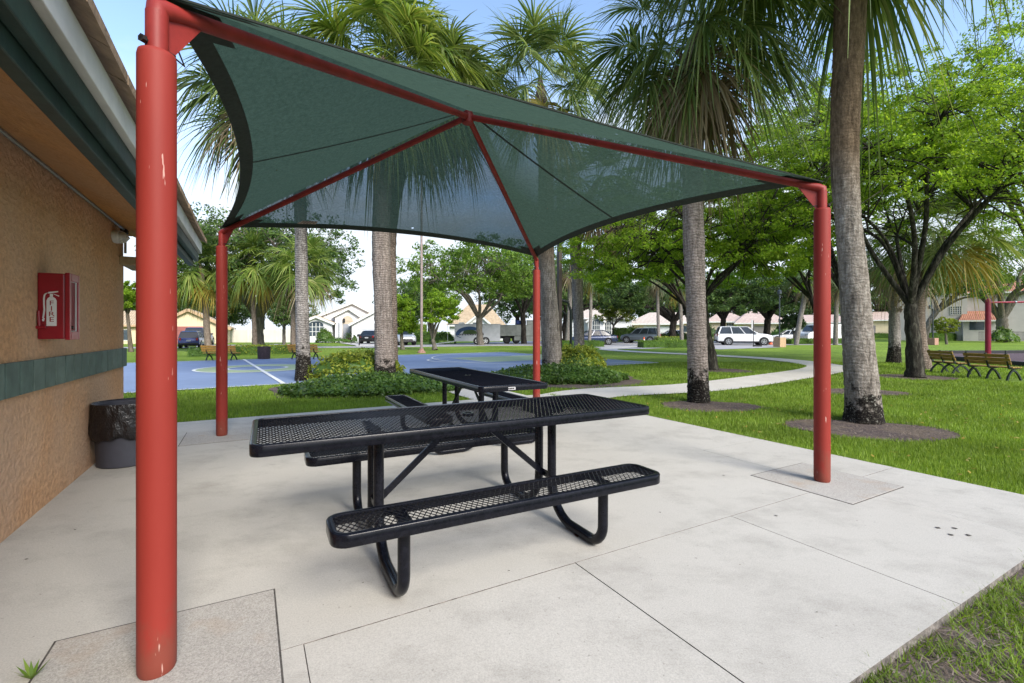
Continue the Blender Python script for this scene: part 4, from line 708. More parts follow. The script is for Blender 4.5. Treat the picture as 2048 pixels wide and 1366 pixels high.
tree('bright green bush tree left of the pale lamp pole, behind the twin palms', 34, [(805, 698, 10), (804, 685, 7), (803, 670, 7)], (803, 640, 24, 55), 'leaf_bright', 110, 60, .2, .22, 7, 'bark_grey', 23, group=G3)
tree('small bright tree on the lawn left of the nearest red post', 30, [(262, 692, 9), (258, 660, 6), (255, 630, 6)], (254, 598, 26, 34), 'leaf_bright', 90, 50, .2, .2, 6, 'bark_brown', 24, group=G3)
tree('pale airy tree in front of the white house with arches', 60, [(1226, 674, 5), (1226, 662, 4), (1227, 652, 4)], (1232, 628, 42, 28), 'leaf_lime', 80, 45, .32, .2, 7, 'bark_grey', 25, group=G3, limb_r=.7)
tree('small round frangipani beside the leaning palm', 50, [(1588, 682, 4), (1588, 674, 3.5), (1588, 668, 3.5)], (1585, 648, 22, 21), 'leaf_far', 70, 40, .3, .25, 6, 'bark_grey', 26, group=G3)
tree('pale-barked tree wrapped in climbers in front of the grey building at right', 57, [(2006, 679, 24), (2005, 660, 18), (2003, 640, 18)], (1995, 545, 125, 95), 'leaf_mid', 260, 50, .34, .14, 8, 'bark_grey', 27, group=G2, limb_r=.6)
tree('pale leaning tree in front of the left end of the grey building', 60, [(1848, 672, 12), (1856, 650, 10), (1872, 625, 9)], (1915, 570, 85, 45), 'leaf_mid', 150, 45, .34, .17, 6, 'bark_grey', 28, group=G2, limb_r=.7)
tp = tree('clipped ball topiary on a short stem beside the pink lamp base', 48, [(1893, 682, 5), (1892, 675, 4), (1891, 668, 4)], (1890, 651, 19, 15), 'leaf_lime', 170, 60, .14, .16, 5, 'bark_grey', 29, group='clipped garden shrubs', shell=.75, low=-1)
# far background trees: a few crowns, turned and scaled copies
protos = []
for k, (lf, s) in enumerate((('leaf_far', 51), ('leaf_far', 52), ('leaf_dark', 53))): protos.append(tree('x', 100, [(1000, 676, 10), (1000, 655, 8), (1000, 640, 8)], (1000, 612, 62, 46), lf, 190, 42, .55, .17, 6, 'bark_dark', s, group='trees on the far horizon', low=-.7))
FARS = [(415, 92, 1.0, 'behind the left back red post'), (525, 98, 1.0, 'behind the big spreading oak'), (285, 95, .9, 'above the cream house behind the nearest post'), (355, 100, 1, 'behind the cream house gable'), (455, 105, .8, 'over the pale garden fence'), (590, 110, .75, 'left of the white house roof'), (812, 95, 1.05, 'behind the pale lamp pole'), (860, 100, 1.0, 'behind the many-stemmed bush tree'), (1035, 100, 1.1, 'behind the flatbed truck'), (1100, 92, 1.2, 'behind the square brown pole'), (1165, 98, 1.1, 'above the navy sedan'), (1250, 100, 1.0, 'above the pale airy tree'), (1330, 96, 1.1, 'above the grey sport utility car'), (1405, 104, 1.0, 'behind the slim ringed palm'), (1480, 98, 1.0, 'above the white sport utility car roof'), (1560, 100, 1.0, 'above the small frangipani'), (1660, 96, 1.1, 'behind the right red post'), (1760, 96, 1.2, 'left of the short grey palm'), (1830, 104, 1.1, 'behind the grey building, left part'), (1960, 108, 1.3, 'behind the grey building, right part')]
for k, (px, d, s, wh) in enumerate(FARS):
    p = ad(px, 676, d); p.z = GZ; o = protos[k] if k < 3 else None; lab = 'hazy green tree on the horizon '+wh
    if o: o.location = p; o['label'] = lab; o.scale = (s, s, s*1.05)
    else: dup(protos[k % 3], p, k*1.3, lab, None, (s, s, s*(.95+.1*(k % 2))))
# ------------------------------------------------------------ hedges and planting beds
def leafbox(rg, pts, w, h, size, dens, z=GZ):
    out = []
    for a, c in zip(pts[:-1], pts[1:]):
        a, c = np.array(a), np.array(c); L_ = np.linalg.norm(c-a); d = (c-a)/L_; s = np.array([-d[1], d[0], 0])
        n = int(L_*(w+2*h)*dens); q = rg.uniform(0, w+2*h, n); t_ = rg.uniform(0, 1, n); x = np.where(q < h, -w/2, np.where(q < h+w, q-h-w/2, w/2)); zz = np.where(q < h, q, np.where(q < h+w, h, w+2*h-q)); P = a+d*(t_*L_)[:, None]+s*x[:, None]+np.array([0, 0, 1])*zz[:, None]; P[:, 2] += z; out.append(P+rg.normal(0, size*.35, P.shape))
        for e in (a, c):
            m = int(w*h*dens*1.2); P = e+s*rg.uniform(-w/2, w/2, m)[:, None]+np.array([0, 0, 1])*rg.uniform(0, h, m)[:, None]; P[:, 2] += z; out.append(P+rg.normal(0, size*.35, P.shape))
    return np.concatenate(out)
def quadleaf(rg, P, size, up=.5, asp=.5):
    N = nrm(rg.normal(0, 1, P.shape)+np.array([0, 0, up*2])); A = nrm(np.cross(N, rg.normal(0, 1, P.shape))); B = np.cross(N, A); s = size*rg.uniform(.6, 1.3, (len(P), 1))*.5
    return np.stack([P-A*s, P+B*s*asp-A*s*.1, P+A*s, P-B*s*asp-A*s*.1], 1)
def hedge(label, pts, w, h, leaf, size=.09, dens=500, seed=1, group='clipped hedges', core='leaf_cover'):
    rg = np.random.default_rng(seed); P0 = Vector(pts[0]); pts = [Vector(p)-P0 for p in pts]; t = thing('hedge', label, 'hedge', (P0.x, P0.y, 0), 0, group); V = quadleaf(rg, leafbox(rg, [tuple(p) for p in pts], w, h, size, dens), size); quads('foliage', V, leaf, t); b = MB()
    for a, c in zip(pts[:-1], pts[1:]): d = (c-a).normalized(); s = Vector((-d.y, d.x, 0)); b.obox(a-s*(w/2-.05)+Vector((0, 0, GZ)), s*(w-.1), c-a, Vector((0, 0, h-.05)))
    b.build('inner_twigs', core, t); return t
def gz(px, py): p = at(px, py); p.z = 0; return p
hedge('dark low hedge at the left end of the far benches', [gz(378, 711), gz(478, 709)], .8, .42, 'leaf_cover', .09, 260, 1)
hedge('variegated yellow-green hedge behind the brown drum bin', [gz(470, 707.5), gz(600, 705.5)], 1.0, .5, 'leaf_lime', .1, 260, 2)
hedge('low hedge in front of the navy sedan', [gz(1118, 694), gz(1200, 692.5)], 1.2, .5, 'leaf_mid', .12, 160, 3)
hedge('low hedge behind the left orange traffic cone', [gz(1281, 694.5), gz(1384, 694)], 1.3, .55, 'leaf_mid', .12, 160, 4)
hedge('yellow-green hedge rising behind the low cone-side hedge', [gz(1312, 690), gz(1362, 690)], 1.2, .8, 'leaf_lime', .12, 130, 5)
hedge('dark hedge under the oak right of the grey sport utility car', [gz(1322, 683), gz(1385, 683)], 1.2, 1.0, 'leaf_dark', .16, 110, 6)
hedge('low hedge strip behind the tan lamp base, right of it', [gz(1572, 687.5), gz(1700, 686.5)], 1.5, .5, 'leaf_mid', .14, 120, 7)
hedge('yellow-green mound hedge below the leaning palm', [gz(1600, 684), gz(1660, 684)], 1.5, .75, 'leaf_lime', .14, 110, 8)
hedge('long dark hedge left of the short grey palm', [gz(1740, 676.5), gz(1848, 677)], 1.4, 1.0, 'leaf_dark', .2, 70, 9)
hedge('clipped box hedge behind the ball topiary', [gz(1846, 681.5), gz(1917, 680.5)], 1.5, 1.05, 'leaf_mid', .15, 110, 10)
hedge('low dark hedge along the fence of the grey building', [gz(1922, 676), gz(2100, 675.5)], 1.2, .7, 'leaf_dark', .2, 70, 11)
hedge('tall lime hedge right of the silver car', [gz(806, 682), gz(846, 681)], 1.5, 2.3, 'leaf_lime', .2, 80, 12)
hedge('shorter hedge at the foot of the pale lamp pole background', [gz(836, 683), gz(866, 682)], 1.5, 1.2, 'leaf_mid', .2, 80, 13)
hedge('lime hedge left of the white house window', [gz(560, 680), gz(590, 680)], 1.4, 1.5, 'leaf_lime', .2, 80, 14)
hedge('round-topped clipped shrub left of the grey sport utility car', [gz(1228, 683), gz(1250, 683)], 1.6, 1.7, 'leaf_mid', .2, 80, 15)
def bed(label, P, rx, ry, h, leaf, size, n, seed, rot=0, name='groundcover', cat='shrub', flat=2.6):
    rg = np.random.default_rng(seed); t = thing(name, label, cat, (P.x, P.y, GZ), rot, 'planting beds by the court'); a = rg.uniform(0, 2*np.pi, n); r = np.sqrt(rg.uniform(0, 1, n)); edge = 1+.07*np.sin(3*a+seed)+.05*np.sin(7*a+2*seed)+.03*np.sin(13*a)
    def top(r_, a_): return h*(1-r_**flat)**.55*(1+.10*np.sin(5*a_+r_*7+seed)+.08*np.sin(11*a_-r_*13))
    z = top(r, a)-np.abs(rg.normal(0, .03, n)); k = rg.uniform(0, 1, n) < .3; r = np.where(k, rg.uniform(.93, 1.0, n), r); z = np.where(k, rg.uniform(0, 1, n)*top(np.full(n, .9), a), z)
    P_ = np.stack([rx*edge*r*np.cos(a), ry*edge*r*np.sin(a), z], 1)+rg.normal(0, size*.3, (n, 3)); P_[:, 2] = np.maximum(P_[:, 2], .01); quads('foliage', quadleaf(rg, P_, size, .6, .55), leaf, t)
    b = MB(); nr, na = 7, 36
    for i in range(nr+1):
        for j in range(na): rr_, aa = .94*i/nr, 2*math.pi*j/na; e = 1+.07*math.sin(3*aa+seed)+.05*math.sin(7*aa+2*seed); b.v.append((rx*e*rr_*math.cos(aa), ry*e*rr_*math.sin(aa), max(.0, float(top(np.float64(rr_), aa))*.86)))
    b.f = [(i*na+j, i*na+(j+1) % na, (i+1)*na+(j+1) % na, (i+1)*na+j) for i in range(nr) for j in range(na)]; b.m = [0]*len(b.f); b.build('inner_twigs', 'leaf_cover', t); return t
bed('low dark green groundcover mound round the two palms of the front planting bed', Vector((-3.15, 10.75, 0)), 1.95, 1.5, .30, 'leaf_cover', .085, 11000, 3, .3)
bed('yellow-green clipped shrub in the middle of the front planting bed', Vector((-4.05, 12.45, 0)), 1.15, .9, .72, 'leaf_lime', .085, 5200, 4, .2, 'lime_shrub', flat=4)
bed('low dark green groundcover mound of the bed behind the far red post', Vector((1.25, 12.9, 0)), 1.95, 1.45, .36, 'leaf_cover', .085, 11000, 5, .2)
bed('yellow-green clipped shrub behind the mound of the second bed', Vector((2.0, 14.6, 0)), .95, .75, .78, 'leaf_lime', .085, 4800, 6, .1, 'lime_shrub', flat=4)
# ------------------------------------------------------------ vehicles
def wheel_part(t, x, y, r, w=.22, rim='alloy'):
    s = 1 if y > 0 else -1; b = MB(); b.tube([(x, y-s*w, r), (x, y-s*.02, r), (x, y, r)], [r, r, r*.92], 22); wl = b.build('wheel', 'rubber', t, smooth=50)
    b = MB(); b.tube([(x, y-s*.03, r), (x, y+s*.003, r)], [r*.66, r*.64], 20); b.build('rim_well', 'trim_black', wl, smooth=50)
    b = MB(); b.tube([(x, y, r), (x, y+s*.016, r)], r*.15, 10)
    for k in range(5):
        a = 2*math.pi*k/5+.3; d = Vector((math.cos(a), 0, math.sin(a))); o = Vector((x, y+s*.008, r)); b.bar(o+d*r*.1, o+d*r*.62, .085*r/.36, .014, up=Vector((0, 1, 0)))
    for k in range(20):
        a, c = 2*math.pi*k/20, 2*math.pi*(k+1)/20; o = Vector((x, y+s*.008, r)); b.bar(o+Vector((math.cos(a), 0, math.sin(a)))*r*.64, o+Vector((math.cos(c), 0, math.sin(c)))*r*.64, .035, .016, up=Vector((0, 1, 0)))
    b.build('rim', rim, wl)
def car(label, cat, paint, loc, rz, L=4.7, Wd=1.85, H=1.7, kind='suv', scale=1, group='cars parked beyond the lawn'):
    t = thing('parked_car', label, cat, loc, rz, group); hw = Wd/2; r = .36 if kind == 'suv' else .33; zb = .30 if kind == 'suv' else .24; bz = H*.61 if kind == 'suv' else H*.62; hz = H*.64 if kind == 'suv' else H*.60
    if kind == 'suv': st = [(-.5, .42, bz*.80, .86), (-.485, .36, bz*.98, .94), (-.40, zb, bz+.02, 1), (-.1, zb, bz, 1), (.18, zb, bz-.01, 1), (.22, zb, hz-.02, 1), (.38, zb, hz-.10, .98), (.46, .30, hz-.20, .92), (.49, .36, hz-.34, .84), (.5, .42, hz-.45, .78)]; cb = (-.485, .235, -.43, .06)
    else: st = [(-.5, .42, bz*.86, .82), (-.485, .34, bz*1.02, .90), (-.42, zb, bz+.06, .98), (-.30, zb, bz+.03, 1), (.0, zb, bz, 1), (.2, zb, bz-.03, 1), (.38, zb, bz-.12, .97), (.47, .30, bz-.22, .88), (.5, .40, bz-.34, .76)]; cb = (-.40, .24, -.24, .07)
    b = MB(); v = []
    for x, z0, z1, w in st:
        h = z1-z0; ww = hw*w
        for y, z in ((-.86, 0), (-.98, .10), (-1, .35), (-1, .62), (-.95, .88), (-.84, 1), (.84, 1), (.95, .88), (1, .62), (1, .35), (.98, .10), (.86, 0)): v.append((x*L, y*ww, z0+h*z))
    n = 12; b.v = v; b.f = [(i*n+j, i*n+(j+1) % n, (i+1)*n+(j+1) % n, (i+1)*n+j) for i in range(len(st)-1) for j in range(n)]+[tuple(range(n)), tuple(range((len(st)-1)*n, len(st)*n))]; b.m = [0]*len(b.f); body = b.build('body', paint, t, smooth=38)
    x0, x1, x2, x3 = [q*L for q in cb]; zt = H-.06; w0, w1 = hw*.90, hw*.72; z0 = bz-.04
    if kind == 'sedan': z0 = bz+.0
    b = MB(); b.v = [(x0, -w0, z0), (x1, -w0, z0), (x1, w0, z0), (x0, w0, z0), (x2, -w1, zt), (x3, -w1, zt), (x3, w1, zt), (x2, w1, zt)]; b.f = [(0, 1, 5, 4), (1, 2, 6, 5), (2, 3, 7, 6), (3, 0, 4, 7), (4, 5, 6, 7), (3, 2, 1, 0)]; b.m = [0]*6; b.build('glass', 'glass_dark', t)
    b = MB(); ro = [(x2-.06, -w1-.03, zt-.01), (x3+.08, -w1-.03, zt-.015), (x3+.08, w1+.03, zt-.015), (x2-.06, w1+.03, zt-.01)]; b.add(ro+[(x2+.1, -w1*.8, H), (x3-.1, -w1*.8, H-.01), (x3-.1, w1*.8, H-.01), (x2+.1, w1*.8, H)], [(0, 1, 5, 4), (1, 2, 6, 5), (2, 3, 7, 6), (3, 0, 4, 7), (4, 5, 6, 7), (3, 2, 1, 0)]); b.build('roof', paint, t, smooth=30)
    b = MB()
    for s in (-1, 1):
        P = lambda f, z_: Vector((x0+(x1-x0)*f, s*w0, z0)).lerp(Vector((x2+(x3-x2)*f, s*w1, zt)), z_)+Vector((0, s*.012, 0))
        for f, wd_ in ((.01, .10), (.36, .06), (.68, .06), (.99, .07)): b.bar(P(f, 0), P(f, 1), wd_, .03, up=Vector((0, 1, 0)))
        b.bar(P(0, .03), P(1, .03), .05, .03, up=Vector((0, 0, 1)))
    b.build('pillars', paint, t)
    fx_, rx = L*.325, -L*.30
    b = MB()
    for x in (fx_, rx):
        for s in (-1, 1):
            b.tube([(x, s*(hw-.25), r+.02), (x, s*(hw+.006), r+.02)], r*1.17, 24)
    b.build('wheel_arches', 'trim_black', body, smooth=50)
    b = MB(); b.box(-L*.46, L*.46, -hw*.99, hw*.99, zb-.03, zb+.10); b.build('sill', 'trim_black', t, bevel=.03)
    for x in (fx_, rx):
        for s in (-1, 1): wheel_part(t, x, s*(hw+.012), r)
    for s in (-1, 1):
        b = MB(); b.box(L*.435, L*.478, s*hw*.58-.13, s*hw*.58+.13, hz-.31, hz-.20); b.build('headlight', 'lamp_clear', t, bevel=.02)
        b = MB(); b.box(-L*.503, -L*.46, s*hw*.74-.09, s*hw*.74+.09, bz*.74, bz*.98); b.build('tail_light', 'tail_red', t, bevel=.02)
        b = MB(); b.box(x1-.28, x1-.10, s*(hw+.0)-.08, s*(hw+.0)+.08, bz+.0, bz+.13); b.build('mirror', paint, t, bevel=.03)
    b = MB(); b.box(L*.470, L*.503, -hw*.52, hw*.52, .44, .62); b.build('grille', 'trim_black', t, bevel=.02)
    b = MB(); b.box(-L*.507, -L*.49, -.18, .18, bz*.66, bz*.66+.13); b.build('number_plate', 'label_white', t)
    b = MB(); b.box(-L*.512, -L*.47, -hw*.84, hw*.84, .36, .52); b.box(L*.47, L*.512, -hw*.76, hw*.76, .30, .43); b.build('bumper', 'trim_black' if kind == 'suv' else paint, t, bevel=.03)
    t.scale = (scale,)*3; return t
def gp(px, d): return Vector(((px-1024)*d/F, d, GZ+.02))
car('white sport utility car parked side-on at the car park edge', 'car', 'car_white', gp(1486, 45), R_(-14), 4.9, 2.0, 1.80)
car('grey-green sport utility car seen from its rear corner beside an orange cone', 'car', 'car_grey', gp(1281, 53), R_(151), 4.2, 1.85, 1.72)
car('dark navy sedan side-on behind the grey palm trunk', 'car', 'car_navy', gp(1183, 46), R_(184), 4.8, 1.85, 1.46, 'sedan')
car('silver car facing out of the driveway behind the dark twin palm trunk', 'car', 'car_silver', gp(803, 46), R_(-62), 4.6, 1.85, 1.68)
car('black sedan seen from behind in front of the white house garage', 'car', 'car_black', gp(744, 52), R_(93), 4.7, 1.8, 1.42, 'sedan')
car('bright blue sport utility car, rear view, on the driveway left of the far palm', 'car', 'car_blue', gp(386, 38), R_(115), 4.5, 1.85, 1.68, scale=.8)
car('second blue car parked ahead of the bright blue one at the cream house', 'car', 'car_navy', gp(399, 44), R_(112), 4.5, 1.85, 1.75, scale=.95)
car('white car mostly hidden by the lamp pole and frangipani', 'car', 'car_white', gp(1578, 60), R_(160), 4.5, 1.8, 1.5, 'sedan')
car('white car half hidden behind the oak trunk right of the grey car', 'car', 'car_white', gp(1343, 62), R_(175), 4.5, 1.8, 1.5, 'sedan')
# white van
t = thing('cargo_van', 'white cargo van behind the leaning palm and right red post', 'van', gp(1648, 54), R_(184)); b = MB()
b.xprism([(-2.7, .35), (-2.7, 2.0), (-2.55, 2.12), (1.25, 2.12), (1.45, 2.05), (2.0, 1.30), (2.6, 1.08), (2.7, .8), (2.7, .35)], -.98, .98); b.build('body', 'car_white', t, bevel=.08, seg=3)
for s in (-1, 1): b = MB(); b.xprism([(.55, 1.30), (.55, 1.85), (1.28, 1.85), (1.72, 1.30)], s*.985-.006, s*.985+.006); b.build('window', 'glass_dark', t); b = MB(); b.box(-2.72, -2.66, s*.86-.09, s*.86+.09, .9, 1.35); b.build('tail_light', 'tail_red', t); b = MB(); b.box(2.62, 2.72, s*.7-.15, s*.7+.15, .78, .95); b.build('headlight', 'lamp_clear', t)
b = MB(); b.add([(1.48, -.86, 2.0), (1.48, .86, 2.0), (1.99, .9, 1.34), (1.99, -.9, 1.34)], [(0, 1, 2, 3)]); b.v = [(x+.03, y, z+.02) for x, y, z in b.v]; b.build('windscreen', 'glass_dark', t); b = MB(); b.box(-2.74, -2.6, -.95, .95, .32, .5); b.box(2.6, 2.76, -.92, .92, .32, .5); b.build('bumper', 'trim_black', t, bevel=.03)
for x in (1.75, -1.65):
    for s in (-1, 1): wheel_part(t, x, s*1.0, .35)
# enclosed trailer with lowered ramp
t = thing('enclosed_trailer', 'white enclosed trailer with blue oval emblem and open ramp under the broad oak', 'trailer', gp(948, 49), R_(4)); x0, x1 = -1.95, 2.7; b = MB()
b.box(x0, x1, -1.0, -.96, .35, 2.0); b.box(x0, x1, .96, 1.0, .35, 2.0); b.box(x1-.04, x1, -.958, .958, .35, 2.0); b.box(x0, x1, -.998, .998, .30, .348); b.build('body', 'trailer_side', t)
b = MB(); b.box(x0-.75, x1+.05, -1.05, 1.05, 2.003, 2.09); b.build('roof', 'trailer_side', t, bevel=.02); b = MB(); b.box(-1.6, -1.0, -.3, .3, 2.092, 2.26); b.build('roof_vent', 'white_trim', t, bevel=.03)
b = MB(); b.add([(x0, -.95, .33), (x0, .95, .33), (x0-2.0, .95, .05), (x0-2.0, -.95, .05), (x0, -.95, .27), (x0, .95, .27), (x0-2.0, .95, .0), (x0-2.0, -.95, .0)], [(0, 1, 2, 3), (7, 6, 5, 4), (0, 3, 7, 4), (1, 5, 6, 2), (3, 2, 6, 7), (0, 4, 5, 1)]); b.build('ramp', 'white_trim', t)
for x in (x0+.0, x0-.72): 
    b = MB(); b.bar((x, -1.012, .3), (x, -1.012, 2.0), .05, .03); b.build('corner_post', 'white_trim', t)
b = MB(); n = 26; o_, i_ = [], []
for k in range(n+1): a = math.pi*1.08*k/n-.12; o_.append((-.45+1.40*math.cos(a), 1.02+.80*math.sin(a))); i_.append((-.45+1.12*math.cos(a)+.12, .98+.50*math.sin(a)))
for k in range(n): b.xprism([o_[k], o_[k+1], i_[k+1], i_[k]], -1.008, -1.001)
b.xprism([(-1.82, .95), (-1.72, .78), (-1.3, .62), (-1.28, .66), (-1.66, .84), (-1.74, .97)], -1.008, -1.001); b.build('emblem', 'logo_blue', t)
b = MB(); b.xprism([(-1.15, 1.06), (-1.05, 1.34), (-.75, 1.5), (-.2, 1.52), (.2, 1.38), (.38, 1.08), (-.3, 1.02)], -1.007, -1.001); b.build('emblem_picture', 'leaf_far', t)
b = MB()
for k in range(12): b.box(-1.55+k*.165, -1.45+k*.165, -1.009, -1.001, .90+.03*(k % 2), 1.05+.02*(k % 3))
b.box(.55, 1.0, -1.009, -1.001, .92, 1.12); b.build('emblem_lettering', 'trim_black', t)
for x in (.35, 1.2):
    for s in (-1, 1): wheel_part(t, x, s*1.03, .33, .2, 'white_trim')
for x in (.35, 1.2): b = MB(); b.tube([(x, -1.02, .33), (x, -1.004, .33)], .42, 20); b.build('wheel_arch', 'trim_black', t)
for k, (px, dx, nm, m_) in enumerate((('a', 0, 'white_tub', 'white_paint'), ('b', .35, 'white_tub', 'white_paint'))):
    b = MB(); b.lathe([(.12, 0), (.16, .3), (.17, .31), (.15, .3)], 14); o = b.build(nm, m_); o.location = gp(948, 49)+Vector((x0+.3+dx, -.5+.1*k, .34)); tag(o, 'white tub standing in the open rear of the trailer', 'tub', 'tubs in the trailer')
# landscaping truck
t = thing('flatbed_truck', 'grey high-sided work truck with white cab behind the far red post', 'truck', gp(1050, 51), R_(1)); b = MB()
b.box(-3.1, 2.3, -1.1, -1.04, .95, 2.02); b.box(-3.1, 2.3, 1.04, 1.1, .95, 2.02); b.box(2.24, 2.3, -1.038, 1.038, .95, 2.02); b.box(-3.1, 2.3, -1.098, 1.098, .85, .948)
for x in (-2.9, -2.0, -1.1, -.2, .7, 1.6): b.box(x, x+.07, -1.13, -1.102, .9, 2.05)
b.build('bed', 'truck_grey', t); b = MB(); b.box(-3.9, -3.12, -1.1, -1.05, .8, 2.0); b.build('tail_door', 'white_paint', t); b = MB(); b.box(-1.2, 2.2, -1.06, -.8, .35, .80); b.build('side_box', 'truck_grey', t, bevel=.02); b = MB(); b.box(-3.0, 3.9, -.5, .5, .55, .83); b.build('chassis', 'trim_black', t)
b = MB(); b.xprism([(2.5, .55), (2.5, 2.1), (2.62, 2.2), (3.6, 2.2), (3.95, 1.35), (4.0, .55)], -1.0, 1.0); b.build('cab', 'car_white', t, bevel=.05); b = MB(); b.xprism([(2.75, 1.35), (2.75, 1.98), (3.5, 1.98), (3.72, 1.35)], -1.006, 1.006); b.build('cab_window', 'glass_dark', t)
for x in (-2.0, -1.0, 3.3):
    for s in (-1, 1): wheel_part(t, x, s*1.02, .42, .28, 'trim_black')
b = MB(); b.box(-1.0, .1, -.95, .9, 2.04, 2.5); o = b.build('tarp_bundle', 'tarp_blue'); o.location = gp(1050, 51); tag(o, 'blue tarpaulin bundle heaped on the grey work truck', 'tarp'); md = o.modifiers.new('b', 'BEVEL'); md.width = .12; md.segments = 3
b = MB(); b.box(.2, 1.9, -.9, .9, 2.03, 2.47); b.box(.15, 1.95, -.95, .95, 2.472, 2.52); o = b.build('tool_chest', 'truck_grey', bevel=.02); o.location = gp(1050, 51); tag(o, 'grey metal chest on the work truck beside the blue tarpaulin', 'chest')
# traffic cones
def cone(label, P, s=1):
    t = thing('traffic_cone', label, 'traffic cone', P, .2, 'orange cones in the car park'); b = MB(); b.box(-.19, .19, -.19, .19, 0, .035); b.build('base', 'trim_black', t, bevel=.01); b = MB(); b.lathe([(.15, .036), (.13, .08), (.035, .74), (.02, .75)], 18); b.build('cone_body', 'cone_orange', t, smooth=40); b = MB(); b.lathe([(.093, .36), (.061, .56)], 18, cap=False); b.v = [(x*1.03, y*1.03, z) for x, y, z in b.v]; b.build('white_collar', 'white_paint', t, smooth=40); t.scale = (s,)*3
cone('orange traffic cone between the grey car and the low hedge', gp(1288, 41), 1.1); cone('orange traffic cone in front of the white sport utility car', gp(1541, 46), 1.25)
# ------------------------------------------------------------ street furniture
def bench(label, P, rz, L=1.8, s=1.0, wood='wood_yellow', back_view=False, group='slatted park benches'):
    t = thing('park_bench', label, 'bench', P, rz, group); xs = (-.43*L, 0, .43*L) if back_view else (-.36*L, .36*L)
    for k in range(4): b = MB(); b.box(-L/2, L/2, -.20+.115*k, -.105+.115*k, .43, .465); b.build('seat_slat', wood, t, bevel=.006)
    for k in range(3):
        z = .54+.125*k; y = .285+.05*k; b = MB(); b.obox(Vector((-L/2, y, z)), Vector((L, 0, 0)), Vector((0, .03, -.01)), Vector((0, .035, .105))); b.build('back_slat', wood, t, bevel=.006)
    for x in xs:
        b = MB()
        for q in ([(-.30, 0), (-.20, .16), (-.06, .30), (.10, .36)], [(.36, 0), (.30, .15), (.18, .29), (.08, .36)], [(-.20, .42), (.10, .40), (.26, .43), (.30, .55), (.42, .92)], [(.08, .35), (.10, .41)]):
            for (y0, z0), (y1, z1) in zip(q[:-1], q[1:]): b.bar((x, y0, z0), (x, y1, z1), .055, .05, up=Vector((1, 0, 0)))
        b.build('leg', 'iron_green', t)
    t.scale = (s,)*3; return t
def gq(px, py): p = at(px, py); p.z = GZ; return p
bench('yellow slatted bench at the court edge, half behind the left back red post', gq(444, 719), R_(182), 1.95, .78)
bench('yellow slatted bench at the court edge, behind the algae-footed palm', gq(611, 716.5), R_(178), 1.8, .80)
# seen from behind: the long axis runs away from the viewer
bench('olive slatted bench seen from behind, nearer the dark forked tree', gq(1902, 744), R_(84), 1.25, .80, 'wood_olive', True)
bench('olive slatted bench seen from behind, at the right edge of the view', gq(1988, 755), R_(104), 1.3, .80, 'wood_olive', True)
t = thing('drum_bin', 'brown drum litter bin standing between the two yellow benches', 'litter bin', gq(528, 716.5), 0); b = MB(); b.lathe([(.255, 0), (.27, .02), (.285, .58), (.29, .60)], 22, cap=True); b.build('drum', 'bin_brown', t, smooth=40); b = MB(); b.lathe([(.295, .56), (.30, .575), (.295, .61), (.27, .61), (.265, .57)], 22, cap=False); b.build('rim', 'bin_brown', t, smooth=40)
# light poles and hoop
P = gq(1119, 712); t = thing('light_pole', 'tall square dark brown light pole behind the second planting bed', 'light pole', P, .5); b = MB(); b.box(-.10, .10, -.10, .10, 0, 8.5); b.build('pole', 'pole_brown', t, bevel=.01); b = MB(); b.box(-.17, .17, -.17, .17, 0, .05); b.build('base_plate', 'pole_brown', t); b = MB(); b.box(-.12, .9, -.2, .2, 8.52, 8.66); b.build('lamp_head', 'pole_brown', t, bevel=.02)
P = K(-.45, CW_/2+.0); P.z = GZ; t = thing('basketball_hoop', 'basketball hoop on green post with white backboard seen edge-on', 'basketball hoop', P, R_(185)); b = MB(); b.tube([(0, 0, 0), (0, 0, 2.4), (.15, 0, 2.9), (.9, 0, 3.1)], .075, 14); b.build('post', 'iron_green', t, smooth=50)
b = MB(); b.box(.98, 1.03, -.70, .70, 2.72, 3.68); b.build('backboard', 'white_paint', t, bevel=.01); b = MB(); b.box(.978, 1.034, -.72, .72, 3.685, 3.73); b.build('backboard_edge', 'cone_orange', t); b = MB(); n = 20; ps = [Vector((1.30+.225*math.cos(2*math.pi*k/n), .225*math.sin(2*math.pi*k/n), 2.85)) for k in range(n+1)]; b.tube(ps, .01, 6); b.bar((1.03, 0, 2.85), (1.08, 0, 2.85), .12, .03); b.build('rim', 'cone_orange', t, smooth=50)
b = MB(); b.tube([(.2, 0, 2.2), (.97, 0, 2.8)], .04, 10); b.build('brace', 'iron_green', t)
P = gq(843, 704.5); t = thing('light_pole', 'tall pale round light pole on a pink concrete foot at the court', 'light pole', P, 0); b = MB(); b.lathe([(.085, .25), (.08, 3), (.06, 11)], 16); b.build('pole', 'pole_pale', t, smooth=50); b = MB(); b.lathe([(.26, 0), (.24, .10), (.15, .16), (.13, .27)], 16); b.build('foot', 'base_pink', t, smooth=40); b = MB(); b.box(-.2, .5, -.18, .18, 11, 11.12); b.build('lamp_head', 'pole_brown', t, bevel=.02)
